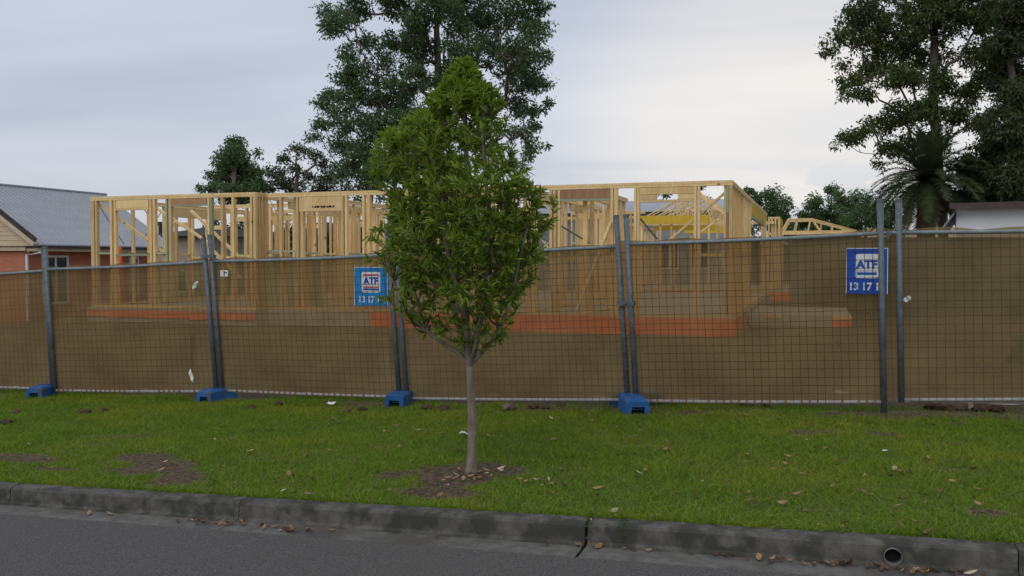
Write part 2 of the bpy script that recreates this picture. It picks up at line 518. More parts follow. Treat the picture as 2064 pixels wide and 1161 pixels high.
# ------------------------------------------------------------------ mesh helpers
class MB:
    def __init__(self):
        self.v, self.f = [], []

    def add(self, vs_, fs):
        o = len(self.v)
        self.v += [tuple(map(float, p)) for p in vs_]
        self.f += [tuple(i + o for i in q) for q in fs]
        return self

    def box(self, lo, hi):
        (a, b, c), (d, e, g) = lo, hi
        return self.add([(a, b, c), (d, b, c), (d, e, c), (a, e, c), (a, b, g), (d, b, g), (d, e, g), (a, e, g)],
                        [(0, 3, 2, 1), (4, 5, 6, 7), (0, 1, 5, 4), (1, 2, 6, 5), (2, 3, 7, 6), (3, 0, 4, 7)])

    def beam(self, p0, p1, w, h, up=(0, 0, 1)):
        p0, p1 = np.array(p0, float), np.array(p1, float)
        d = p1 - p0
        d /= np.linalg.norm(d)
        a = np.cross(d, np.array(up, float))
        if np.linalg.norm(a) < 1e-4:
            a = np.cross(d, (1, 0, 0))
        a /= np.linalg.norm(a)
        b = np.cross(a, d)
        q = []
        for p in (p0, p1):
            for x, y in ((-1, -1), (1, -1), (1, 1), (-1, 1)):
                q.append(p + a * x * w / 2 + b * y * h / 2)
        return self.add(q, [(0, 3, 2, 1), (4, 5, 6, 7), (0, 1, 5, 4), (1, 2, 6, 5), (2, 3, 7, 6), (3, 0, 4, 7)])

    def tube(self, pts, rad, n=10, cap=True):
        pts = [np.array(p, float) for p in pts]
        if isinstance(rad, (int, float)):
            rad = [rad] * len(pts)
        rings = []
        for i, p in enumerate(pts):
            d = pts[min(i + 1, len(pts) - 1)] - pts[max(i - 1, 0)]
            d /= np.linalg.norm(d)
            a = np.cross(d, (0.0, 0.0, 1.0)) if abs(d[2]) < 0.9 else np.cross(d, (1.0, 0.0, 0.0))
            a /= np.linalg.norm(a)
            b = np.cross(d, a)
            rings += [p + rad[i] * (math.cos(2 * math.pi * k / n) * a + math.sin(2 * math.pi * k / n) * b) for k in range(n)]
        fs = []
        for i in range(len(pts) - 1):
            for k in range(n):
                fs.append((i * n + k, i * n + (k + 1) % n, (i + 1) * n + (k + 1) % n, (i + 1) * n + k))
        if cap:
            fs.append(tuple(range(n))[::-1])
            fs.append(tuple(range((len(pts) - 1) * n, len(pts) * n)))
        return self.add(rings, fs)

    def build(self, name, mat, parent=None, org=None, smooth_=False):
        o3 = np.array(org if org is not None else (0, 0, 0), float)
        me = bpy.data.meshes.new(name)
        me.from_pydata([tuple(np.array(p) - o3) for p in self.v], [], self.f)
        me.materials.append(M[mat] if isinstance(mat, str) else mat)
        bm = bmesh.new()
        bm.from_mesh(me)
        bmesh.ops.recalc_face_normals(bm, faces=bm.faces)
        bm.to_mesh(me)
        bm.free()
        if smooth_:
            me.shade_smooth()
        o = bpy.data.objects.new(name, me)
        COL.objects.link(o)
        if parent is not None:
            o.parent = parent
        else:
            o.location = wpos(o3)
            o.rotation_euler = (0, 0, -TH)
        return o


def tag(o, label=None, cat=None, group=None, kind=None):
    for k, val in (('label', label), ('category', cat), ('group', group), ('kind', kind)):
        if val:
            o[k] = val
    return o


class Thing:
    """an Empty at the base of a thing; parts are given in street coordinates"""
    def __init__(self, name, org, label, cat, group=None, rot=0.0, kind=None):
        self.o = bpy.data.objects.new(name, None)
        COL.objects.link(self.o)
        self.org = np.array(org, float)
        self.o.location = wpos(self.org)
        self.o.rotation_euler = (0, 0, -TH + rot)
        self.o.empty_display_size = 0.2
        tag(self.o, label, cat, group, kind)

    def part(self, mb, name, mat, parent=None, smooth_=False):
        return mb.build(name, mat, parent or self.o, self.org, smooth_)


def np_mesh(name, verts, loops, sizes, mat, parent=None, org=(0, 0, 0)):
    """fast mesh from numpy arrays"""
    verts = np.asarray(verts, np.float32) - np.asarray(org, np.float32)
    me = bpy.data.meshes.new(name)
    me.vertices.add(len(verts))
    me.vertices.foreach_set('co', verts.ravel())
    me.loops.add(len(loops))
    me.loops.foreach_set('vertex_index', np.asarray(loops, np.int32))
    starts = np.concatenate(([0], np.cumsum(sizes)[:-1])).astype(np.int32)
    me.polygons.add(len(sizes))
    me.polygons.foreach_set('loop_start', starts)
    me.polygons.foreach_set('loop_total', np.asarray(sizes, np.int32))
    me.update(calc_edges=True)
    me.validate()
    me.materials.append(M[mat])
    o = bpy.data.objects.new(name, me)
    COL.objects.link(o)
    if parent is not None:
        o.parent = parent
    else:
        o.location = wpos(np.asarray(org, float))
        o.rotation_euler = (0, 0, -TH)
    return o


def text_mesh(txt, size, offset=0.0, extrude=0.001, shear=0.0):
    cu = bpy.data.curves.new('txt', 'FONT')
    cu.body = txt
    cu.size = size
    cu.offset = offset
    cu.extrude = extrude
    cu.shear = shear
    cu.align_x = 'CENTER'
    cu.align_y = 'CENTER'
    o = bpy.data.objects.new('txt', cu)
    COL.objects.link(o)
    dg = bpy.context.evaluated_depsgraph_get()
    me = bpy.data.meshes.new_from_object(o.evaluated_get(dg))
    vs_ = [tuple(x.co) for x in me.vertices]
    fs = [tuple(p.vertices) for p in me.polygons]
    bpy.data.objects.remove(o)
    bpy.data.curves.remove(cu)
    bpy.data.meshes.remove(me)
    return vs_, fs


# ------------------------------------------------------------------ the setting: road, kerb, verge, ground
TK = 4.70           # front top edge of the kerb
KB = TK + 0.13      # back of the kerb


def kerb_z(s):
    return 0.197 + 0.0365 * s


def grid_sheet(name, ss, tt, zf, mat, kind='structure', bare=None):
    S, T = np.meshgrid(ss, tt)
    Z = zf(S, T)
    verts = np.stack([S.ravel(), T.ravel(), Z.ravel()], 1)
    ns, nt = len(ss), len(tt)
    i = np.arange(nt - 1)[:, None] * ns + np.arange(ns - 1)[None, :]
    q = np.stack([i, i + 1, i + ns + 1, i + ns], -1).reshape(-1, 4)
    o = np_mesh(name, verts, q.ravel(), np.full(len(q), 4), mat)
    o.data.shade_smooth()
    if bare is not None:
        a = o.data.attributes.new('bare', 'FLOAT', 'POINT')
        a.data.foreach_set('value', bare(S, T).ravel().astype(np.float32))
    o['kind'] = kind
    return o


def road_z(s, t):
    g = 0.0365 * s + 0.197 - 0.125
    return g + 0.012 + 0.035 * np.clip((4.4 - t) / 3.5, 0, 1) + 0.004 * fbm(s * 1.3, t * 1.3)


ss_far = np.concatenate((np.linspace(-700, -30, 16), np.linspace(-24, 14, 60), np.linspace(20, 700, 16)))
grid_sheet('road', ss_far, np.concatenate((np.linspace(-5, 2, 8), np.linspace(2.2, 4.45, 12))), road_z, 'asphalt')
grid_sheet('opposite_verge', ss_far, np.linspace(-400, -5.0, 12), lambda s, t: road_z(s, np.full_like(t, -5.0)) + 0.05, 'verge',
           bare=lambda s, t: np.zeros_like(s))

BARE = []   # (s, t, rs, rt)
for x, y, rx, ry in ((905, 968, 0.46, 0.36), (965, 955, 0.36, 0.20), (330, 925, 0.34, 0.34), (300, 905, 0.30, 0.22), (30, 897, 0.45, 0.2),
                     (355, 950, 0.22, 0.22), (110, 922, 0.22, 0.06), (1990, 1080, 0.12, 0.07), (1900, 985, 0.10, 0.04), (870, 1000, 0.35, 0.15)):
    p = at_z(x, y, 0.08)
    BARE.append((p[0], p[1], rx, ry))


def bare_mask(s, t):
    m = np.zeros_like(s, float)
    n = fbm(s * 3.1, t * 3.1) - 0.5
    for a, b, rs, rt in BARE:
        d = np.sqrt(((s - a) / rs) ** 2 + ((t - b) / rt) ** 2) + n * 1.2
        m = np.maximum(m, 1 - smooth(0.75, 1.1, d))
    # trampled strip below the fence
    band = smooth(8.25, 8.62, t + n * 0.8) * smooth(0.40, 0.58, fbm(s * 0.9 + 8, t * 2 + 3))
    m = np.maximum(m, band * 0.95)
    m = np.maximum(m, smooth(8.85, 9.2, t + n * 0.3))
    spots = smooth(0.78, 0.86, fbm(s * 1.7 + 40, t * 1.7 + 11, 3))
    return np.clip(np.maximum(m, spots * 0.8), 0, 1)


def verge_z(s, t):
    k = smooth(KB, KB + 0.5, t)
    z = (kerb_z(s) - 0.006) * (1 - k) + ground_z(s, t) * k
    m = bare_mask(s, t)
    return z + 0.022 * (fbm(s * 1.1, t * 1.1) - 0.5) * k - 0.014 * m + m * 0.02 * fbm(s * 9, t * 9, 3)


ss_v = np.concatenate((np.linspace(-60, -18, 14), np.linspace(-17, 6.5, 420), np.linspace(8, 60, 14)))
grid_sheet('verge', ss_v, np.linspace(KB - 0.01, 9.4, 110), verge_z, 'verge', bare=bare_mask)
tt_g = np.concatenate((np.linspace(9.4, 16, 30), np.linspace(17, 60, 30), np.linspace(70, 900, 14)))
ss_g = np.concatenate((np.linspace(-700, -40, 16), np.linspace(-36, 26, 110), np.linspace(32, 700, 16)))


def site_z(s, t):
    k = smooth(9.4, 10.0, t) * (1 - smooth(40, 60, t))
    return verge_z(s, np.minimum(t, 9.4)) * (1 - smooth(9.4, 9.41, t)) + (ground_z(s, t) + k * 0.06 * (fbm(s * 0.9, t * 0.9) - 0.5)) * smooth(9.4, 9.41, t)


grid_sheet('ground', ss_g, tt_g, site_z, 'soil')

# kerb: cast lengths with real joints, one length with a drain outlet
kerb_root = Thing('kerb', (0, TK, kerb_z(0)), 'grey weathered concrete kerb and gutter along the road', None, kind='structure')
kerb_root.o['label'] = 'grey weathered concrete kerb and gutter along the asphalt road'
prof = [(4.44, -0.120), (4.44, -0.30), (KB, -0.30), (KB, -0.008), (KB - 0.02, 0.0), (TK + 0.022, 0.0), (TK + 0.006, -0.006), (TK - 0.004, -0.02),
        (TK - 0.010, -0.100), (TK - 0.020, -0.113), (TK - 0.045, -0.118)]
joints = [-14.0, -11.7, -9.58, -7.45, -5.36, at_t(483, 1030, TK)[0], at_t(1180, 1075, TK)[0], 0.92, 3.0, 5.1, 7.2, 9.3]
PIPE = at_t(1800, 1122, TK - 0.015)
for i in range(len(joints) - 1):
    a, b = joints[i] + 0.003, joints[i + 1] - 0.003
    if i == 6:
        a += 0.012
    drop = 0.0
    mb = MB()
    nseg = 14
    n = len(prof)
    vs_, fs = [], []
    for k in range(nseg + 1):
        s = a + (b - a) * k / nseg
        for (t, z) in prof:
            wob = 0.004 * (vnoise(s * 3 + t * 9, z * 30 + i) - 0.5)
            vs_.append((s, t + float(wob), kerb_z(s) + z + drop + float(wob)))
    for k in range(nseg):
        for j in range(n):
            fs.append((k * n + j, k * n + (j + 1) % n, (k + 1) * n + (j + 1) % n, (k + 1) * n + j))
    fs += [tuple(range(n)), tuple(range(nseg * n, nseg * n + n))[::-1]]
    mb.add(vs_, fs)
    seg = kerb_root.part(mb, 'kerb_length', 'concrete')
    seg.data.materials.append(M['gutter'])
    for f_ in seg.data.polygons:
        if f_.normal.z > 0.8 and f_.center.y < -0.04:
            f_.material_index = 1
    if a < PIPE[0] < b:
        cut = MB().tube([(PIPE[0], PIPE[1] - 0.08, PIPE[2]), (PIPE[0], PIPE[1] + 0.06, PIPE[2])], 0.0435, 28).build('cutter', 'dark', kerb_root.o, kerb_root.org)
        md = seg.modifiers.new('b', 'BOOLEAN')
        md.object = cut
        md.operation = 'DIFFERENCE'
        md.solver = 'EXACT'
        bpy.context.view_layer.update()
        dg = bpy.context.evaluated_depsgraph_get()
        me = bpy.data.meshes.new_from_object(seg.evaluated_get(dg))
        seg.modifiers.clear()
        seg.data = me
        bpy.data.objects.remove(cut)
# drain outlet pipe
pipe = Thing('drain_pipe', (PIPE[0], PIPE[1], PIPE[2] - 0.04), 'round grey stormwater drain pipe outlet set in the kerb face', 'drain pipe')
mb = MB()
nn = 28
for k in range(nn):
    a0, a1 = 2 * math.pi * k / nn, 2 * math.pi * (k + 1) / nn
    q = []
    for a_ in (a0, a1):
        for r_, dt in ((0.0425, -0.006), (0.0400, -0.006), (0.0400, 0.052), (0.0425, 0.052)):
            q.append((PIPE[0] + r_ * math.cos(a_), PIPE[1] + dt, PIPE[2] + r_ * math.sin(a_)))
    mb.add(q, [(0, 4, 5, 1), (1, 5, 6, 2), (3, 7, 4, 0)])
pipe.part(mb, 'pipe_wall', 'pvc')
pipe.part(MB().tube([(PIPE[0], PIPE[1] + 0.04, PIPE[2]), (PIPE[0], PIPE[1] + 0.05, PIPE[2])], 0.0398, 24), 'pipe_shade_disc', 'dark')  # black disc: the pipe's unlit depth put into colour

# ------------------------------------------------------------------ grass
def make_grass():
    area = [(-17.0, 6.5)]
    n = 330000
    # denser where seen close
    s = RNG.uniform(-13.5, 3.6, n)
    t = KB - 0.015 + (9.15 - KB) * RNG.random(n)
    n2_ = 40000
    s = np.concatenate((s, RNG.uniform(-22, -13.5, n2_), RNG.uniform(3.6, 8, n2_ // 2)))
    t = np.concatenate((t, RNG.uniform(KB, 9.1, n2_), RNG.uniform(KB, 9.1, n2_ // 2)))
    # longer tufts along the fence line and the kerb edge
    n3_ = 16000
    s3_ = RNG.uniform(-13, 4, n3_)
    t3_ = np.where(RNG.random(n3_) < 0.7, 8.55 + np.abs(RNG.normal(0, 0.22, n3_)), KB + 0.005 + np.abs(RNG.normal(0, 0.03, n3_)))
    s = np.concatenate((s, s3_))
    t = np.concatenate((t, np.clip(t3_, KB, 9.3)))
    b = bare_mask(s, t)
    keep = RNG.random(len(s)) > b * 0.90
    s, t, b = s[keep], t[keep], b[keep]
    z = verge_z(s, t)
    n = len(s)
    tuft = fbm(s * 2.2 + 3, t * 2.2, 3)
    h = (0.014 + 0.026 * RNG.random(n) ** 1.5) * (0.65 + 0.8 * tuft)
    h *= 1 - 0.4 * b
    h *= 1 + 0.5 * smooth(0.52, 0.68, fbm(s * 3.3 + 70, t * 3.3 + 9, 2)) * RNG.random(n)
    h[(t > 8.5)] *= 1 + 1.1 * smooth(0.45, 0.65, fbm(s[t > 8.5] * 2.5, t[t > 8.5] * 2.5 + 33, 2))
    edge = t < KB + 0.06
    h[edge] *= 1.15
    w = RNG.uniform(0.0022, 0.0042, n) * 1.25
    ang = RNG.uniform(0, 2 * math.pi, n)
    lean = RNG.normal(0, 0.75, (n, 2))
    P = np.stack([s, t, z - 0.003], 1)
    d = np.stack([np.cos(ang) * w, np.sin(ang) * w, np.zeros(n)], 1)
    tip = P + np.stack([lean[:, 0] * h, lean[:, 1] * h, h], 1)
    edge2 = t < KB + 0.03
    tip[edge2, 1] -= RNG.uniform(0.0, 0.03, edge2.sum())
    vv = np.stack([P - d, P + d, tip], 1).reshape(-1, 3)
    o = np_mesh('grass', vv, np.arange(n * 3), np.full(n, 3), 'grass')
    tag(o, 'short green grass covering the verge between kerb and fence', 'grass', kind='stuff')


make_grass()

# weeds hanging over the kerb at the joint
def weed(x0, y0, y1, label):
    p = at_t(x0, y0, TK + 0.03)
    q = at_t(x0 + 3, y1, TK - 0.03)
    p[2] = kerb_z(p[0]) + 0.004
    pts = [np.array(p) + (0, 0.07, 0.0), np.array(p) + (0, 0.0, 0.010), (p[0], TK - 0.016, p[2] - 0.015), (p[0] + 0.01, TK - 0.028, p[2] - 0.075)]
    th = Thing('kerb_weed', (p[0], p[1] + 0.07, p[2]), label, 'weed')
    th.part(MB().tube(pts, 0.0022, 4), 'runner', 'leaf_shrub')
    for k in range(7):
        f_ = k / 6 * 2.999
        i = int(f_)
        c = np.array(pts[i]) * (1 - (f_ - i)) + np.array(pts[i + 1]) * (f_ - i)
        sg = 1 if k % 2 else -1
        th.part(MB().add([c, c + (sg * 0.012, -0.006, 0.006), c + (sg * 0.026, -0.008, -0.004), c + (sg * 0.012, -0.006, -0.008)], [(0, 1, 2, 3)]), 'leaf', 'leaf_shrub')


weed(1189, 1058, 1086, 'thin green weed hanging over the kerb beside the open joint')
weed(1257, 1062, 1090, 'thin green runner trailing down the kerb face away from the joint')


# ------------------------------------------------------------------ temporary fence
TF = 8.72


def fence_panel(lt, lb, rt, rb, top, bot, dt, label, wire='wire', rust=False, cloth_top=0.023, seed=1, ext=0.02):
    """lt/lb/rt/rb: measured pole ends; top/bot: heights of both rails at left and right pole (photo y)"""
    rg_ = np.random.default_rng(seed)
    t0 = TF + dt
    g = lambda p: p if len(p) == 3 else at_t(p[0], p[1], t0)
    LT, LB, RT, RB = g(lt), g(lb), g(rt), g(rb)

    def on(A, B, y):
        # point of pole A-B at photo height y (or fraction if < 1)
        if y <= 1:
            return A + (B - A) * y
        lo, hi = -0.2, 1.2
        for _ in range(40):
            mid = (lo + hi) / 2
            P = A + (B - A) * mid
            wx = P[0] * U + P[1] * V
            dep = wx[1] * math.cos(PITCH) + (P[2] - EYE) * math.sin(PITCH)
            up_ = -wx[1] * math.sin(PITCH) + (P[2] - EYE) * math.cos(PITCH)
            py = 580.5 - FOC * up_ / dep
            if py < y:
                lo = mid
            else:
                hi = mid
        return A + (B - A) * lo

    LTr, RTr = on(LT, LB, top[0]), on(RT, RB, top[1])
    LBr, RBr = on(LT, LB, bot[0]), on(RT, RB, bot[1])
    th = Thing('temporary_fence_panel', (LB + RB) / 2, label, 'fence panel', 'temporary fence panels')
    for A, B in ((LT, LB), (RT, RB)):
        d = (B - A)
        po = th.part(MB().tube([A, B], 0.0285, 14), 'post', 'galv', smooth_=False)
        for f_ in po.data.polygons:
            f_.use_smooth = len(f_.vertices) == 4
        e = A + d * 0.002
        th.part(MB().tube([A - d * 0.004, A + d * 0.012], 0.0300, 14), 'post_cap', 'galv', po)
    def rail(A, B, r, sag, mat, name):
        pts = [A + (B - A) * k / 8 + np.array([0, 0, sag * math.sin(math.pi * k / 8)]) for k in range(9)]
        o = th.part(MB().tube(pts, r, 10), name, mat)
        for f_ in o.data.polygons:
            f_.use_smooth = len(f_.vertices) == 4
        return pts
    rail(LTr, RTr, 0.0195, -0.012, 'toprail', 'top_rail')
    bp = rail(LBr, RBr, 0.018, -0.006, 'rail', 'bottom_rail')
    # wires
    Lw = np.linalg.norm(RTr - LTr)
    nv = int(Lw / 0.0725)
    Hh = np.linalg.norm(LTr - LBr)
    nh = int(Hh / 0.075)
    mb = MB()
    off = np.array([0, -0.018, 0])
    for k in range(1 - int(round(ext * nv)), nv):
        a = k / nv + rg_.normal(0, 0.0006)
        A = LTr + (RTr - LTr) * a + off
        B = LBr + (RBr - LBr) * (a + rg_.normal(0, 0.0008)) + off
        mb.tube([A + np.array([0, 0.0, -0.01 - 0.012 * math.sin(math.pi * a)]), (A + B) / 2 + np.array([rg_.normal(0, 0.004), rg_.normal(0, 0.004), 0]), B - np.array([0, 0, 0.012])], 0.0021, 4, False)
    for k in range(1, nh):
        a = k / nh
        if rg_.random() < 0.35:
            a += rg_.normal(0, 0.008)
        A = LTr + (LBr - LTr) * a + off - np.array([0, 0.004, 0]) - ext * (RTr - LTr)
        B = RTr + (RBr - RTr) * a + off - np.array([0, 0.004, 0])
        pts = [A + (B - A) * q / 6 + np.array([0, 0, -0.012 * (1 - a) * math.sin(math.pi * q / 6) + rg_.normal(0, 0.0015)]) for q in range(7)]
        mb.tube(pts, 0.0021, 4, False)
    w = th.part(mb, 'wire_mesh', wire)
    w['kind'] = 'stuff'
    if rust:
        mb = MB()
        for k in range(1, nv):
            a = k / nv
            if rg_.random() < rust:
                B = LBr + (RBr - LBr) * a
                mb.tube([B + np.array([0, -0.021, 0.024]), B + np.array([0, -0.024, -0.016])], 0.0075, 5)
        w2 = th.part(mb, 'rusted_wire_ends', 'rust')
        w2['kind'] = 'stuff'
    # shade cloth hung behind the wires, its hem lapped over the top rail
    na, nb = 60, 26
    vs_ = []
    for j in range(nb + 1):
        bfr = j / nb
        for i in range(na + 1):
            a = i / na * (1 + ext) - ext
            T_ = LTr + (RTr - LTr) * a + np.array([0, 0, -0.012 * math.sin(math.pi * a)])
            B_ = LBr + (RBr - LBr) * a
            hem = cloth_top * (0.35 + 1.6 * float(vnoise(a * 6 + seed * 13, 3.3)) * abs(math.sin(a * math.pi * 4 + seed)))
            Tt = T_ + np.array([0, 0.0, 0.012 + hem])
            P = Tt + (B_ + np.array([0, 0, 0.012]) - Tt) * bfr
            bil = 0.026 + 0.022 * math.sin(math.pi * a) * math.sin(math.pi * bfr) + 0.034 * (float(fbm(a * 9 + seed * 5 + bfr * 2.0, bfr * 2.2 - a * 1.2, 3)) - 0.5) * min(1, bfr * 5)
            if bfr < 0.06:
                bil = 0.026
            vs_.append(P + np.array([0, bil + 0.010, 0]))
    fs = [(j * (na + 1) + i, j * (na + 1) + i + 1, (j + 1) * (na + 1) + i + 1, (j + 1) * (na + 1) + i) for j in range(nb) for i in range(na)]
    c = th.part(MB().add(vs_, fs), 'shade_cloth', 'cloth', smooth_=True)
    return th, (LTr, RTr, LBr, RBr, LT, RT, LB, RB)


z3 = lambda p: np.array(p, float)
bA = at_t(107, 793, TF + 0.05)
tA = at_t(87, 500, TF + 0.05)
pA, gA = fence_panel(tA + z3((-2.45, 0, -0.10)), bA + z3((-2.45, 0, -0.10)), tA, bA, (0.165, 546), (0.94, 784), 0.05,
                     'brown cloth fence panel overlapping the next one in front of the brick house', wire='wire2', seed=1)
pB, gB = fence_panel((91, 498), (112, 797), (410, 480), (437, 799), (543, 528), (787, 789), 0.0,
                     'brown cloth fence panel with two white torn strips, no sign', rust=0.75, seed=2)
pC, gC = fence_panel((423, 474), (449, 799), (779, 452), (806, 813), (527, 514), (787, 800), 0.02,
                     'brown cloth fence panel carrying the bright blue sign and a white tag', rust=0.8, seed=3, ext=0.045)
pD, gD = fence_panel((794, 452), (821, 813), (1242, 435), (1266, 819), (514, 497), (803, 806), 0.03,
                     'brown cloth fence panel without sign behind the young street tree', wire='wire2', seed=4, ext=0.045)
pE, gE = fence_panel((1262, 434), (1283, 819), (1774, 402), (1782, 839), (492, 470), (808, 810), 0.0,
                     'brown cloth fence panel carrying the deep blue sign half behind a post', rust=0.7, seed=5, ext=0.045)
bF = at_t(1817, 806, TF + 0.06)
tF = at_t(1811, 402, TF + 0.06)
pF, gF = fence_panel(tF, bF + z3((0, 0, -0.02)), tF + z3((2.46, 0, 0.03)), bF + z3((2.46, 0, 0.06)), (469, 0.165), (806, 0.95), 0.06,
                     'brown cloth fence panel without sign in front of the white house', wire='wire2', seed=6, ext=0.075)

# clamps holding neighbouring posts together
def clamp(A, B, fr, label):
    c = (A + B) / 2
    d = B - A
    d = d / max(np.linalg.norm(d), 1e-6)
    th = Thing('fence_clamp', c, label, 'clamp', 'steel fence clamps')
    L = np.linalg.norm(B - A)
    for sg in (-1, 1):
        th.part(MB().box((c[0] - L / 2 - 0.034, c[1] + sg * 0.040 - 0.004, c[2] - 0.022), (c[0] + L / 2 + 0.034, c[1] + sg * 0.040 + 0.004, c[2] + 0.022)), 'plate', 'galv')
    th.part(MB().tube([c + (0, -0.062, 0), c + (0, 0.056, 0)], 0.007, 6), 'bolt', 'galv')


for (g1, g2, lab) in ((gB, gC, 'steel clamp joining two posts above a blue block beside the white tag'),
                      (gC, gD, 'steel clamp joining two posts hidden behind the young tree'),
                      (gD, gE, 'steel clamp joining two leaning posts right of the young tree')):
    fr_ = 0.46 if g1 is gD else 0.125
    A = g1[5] + (g1[7] - g1[5]) * fr_
    B = g2[4] + (g2[6] - g2[4]) * fr_
    clamp(A, B, 0, lab)
# short cross pipe closing the gap between the last two panels
cA, cB = gE[1] + z3((0.02, 0.03, 0)), gF[0] + z3((0.0, 0, 0))
t_ = Thing('joining_pipe', (cA + cB) / 2, 'short steel pipe bridging the gap beside the deep blue sign', 'pipe')
t_.part(MB().tube([cA, cB], 0.017, 8), 'pipe', 'toprail')
t_.part(MB().box(tuple(cA + (0.03, -0.025, -0.022)), tuple(cA + (0.07, 0.025, 0.022))), 'clamp', 'galv')


# blue fence feet
def fence_foot(front, back, label, w=0.23, h=0.15, ln=None, lift=0.0):
    f3, b3 = np.array(front, float), np.array(back, float)
    mid = (f3 + b3) / 2
    ax = b3 - f3
    L = ln or np.linalg.norm(ax[:2])
    yaw = math.atan2(-ax[0], ax[1])
    gz = float(verge_z(np.array([mid[0]]), np.array([mid[1]]))[0]) + lift
    th = Thing('ballast_block', (mid[0], mid[1], gz), label, 'ballast block', 'blue ballast blocks under the fence', rot=yaw)
    th.org = np.zeros(3)
    st_ = [(-L / 2, h * 0.86, 0.86), (-L / 2 + 0.03, h * 0.95, 0.95), (-0.12, h, 1.0), (0.12, h, 1.0), (L / 2 - 0.03, h * 0.95, 0.95), (L / 2, h * 0.86, 0.86)]
    vs_, fs = [], []
    for y, hh, k in st_:
        ww = w / 2 * (0.9 + 0.1 * k)
        vs_ += [(-ww, y, -0.012), (-ww + 0.012, y, hh - 0.02), (-ww + 0.034, y, hh), (ww - 0.034, y, hh), (ww - 0.012, y, hh - 0.02), (ww, y, -0.012),
                (ww - 0.05, y, -0.012), (ww - 0.058, y, hh - 0.05), (-ww + 0.058, y, hh - 0.05), (-ww + 0.05, y, -0.012)]
    n = 10
    for i in range(len(st_) - 1):
        for j in range(n):
            fs.append((i * n + j, i * n + (j + 1) % n, (i + 1) * n + (j + 1) % n, (i + 1) * n + j))
    # ends: two side walls and the lintel of the open end
    for base in (0, (len(st_) - 1) * n):
        fs += [(base + 0, base + 1, base + 8, base + 9), (base + 1, base + 2, base + 8), (base + 2, base + 3, base + 7, base + 8), (base + 3, base + 4, base + 7), (base + 4, base + 5, base + 6, base + 7)]
    body = th.part(MB().add(vs_, fs), 'body', 'foot')
    hw = w / 2 - 0.062
    for sg in (-1, 1):
        yy = sg * (L / 2 - 0.05)
        th.part(MB().beam((-hw, yy, h * 0.32), (0, yy, h * 0.50), 0.010, 0.012).beam((hw, yy, h * 0.32), (0, yy, h * 0.50), 0.010, 0.012)
                .beam((-hw, yy + 0.004, h * 0.30), (hw, yy + 0.004, h * 0.30), 0.008, 0.010), 'rib', 'foot', body)
    th.part(MB().box((-hw - 0.002, -0.08, 0.0), (hw + 0.002, 0.08, h - 0.055)), 'shade_black_core', 'dark', body)  # solid core coloured near-black to paint the shade inside the open ends
    # pole sockets in the top
    for dx in (-0.05, 0.05):
        ring = MB()
        for k in range(12):
            a0, a1 = 2 * math.pi * k / 12, 2 * math.pi * (k + 1) / 12
            q = [(dx + r_ * math.cos(a_), r_ * math.sin(a_), zz) for a_ in (a0, a1) for r_, zz in ((0.031, h + 0.004), (0.042, h + 0.004), (0.044, h - 0.004))]
            ring.add(q, [(0, 1, 4, 3), (1, 2, 5, 4)])
        th.part(ring, 'socket', 'foot', body)
    return th


def gpt(x, y):
    p = at_ground(x, y)
    return p


fp = lambda P: np.array([P[0], P[1], 0])
for posts, yaw_dx, lab in (((gA[7], gB[6]), -0.05, 'blue plastic ballast block at the overlapped posts nearest the brick house'),
                           ((gB[7], gC[6]), 0.02, 'blue plastic ballast block below the posts beside the white tag'),
                           ((gC[7], gD[6]), -0.02, 'blue plastic ballast block left of the young tree trunk'),
                           ((gD[7], gE[6]), 0.20, 'scuffed blue plastic ballast block turned askew right of the young tree')):
    m = (fp(posts[0]) + fp(posts[1])) / 2
    if yaw_dx == -0.05:
        m = m + (-0.10, 0, 0)
    L = 0.52
    if yaw_dx == 0.20:
        fence_foot(m + (0.14, -0.42, 0), m + (-0.06, 0.10, 0), lab, w=0.24, h=0.145)
    else:
        fence_foot(m + (-yaw_dx, -0.27, 0), m + (yaw_dx, 0.17, 0), lab, w=0.23, h=0.138)
m = (fp(gD[7]) + fp(gE[6])) / 2
fence_foot(m + (-0.26, 0.16, 0), m + (0.24, 0.34, 0), 'blue plastic ballast block lying behind the askew block at the fence line', w=0.22, h=0.13)


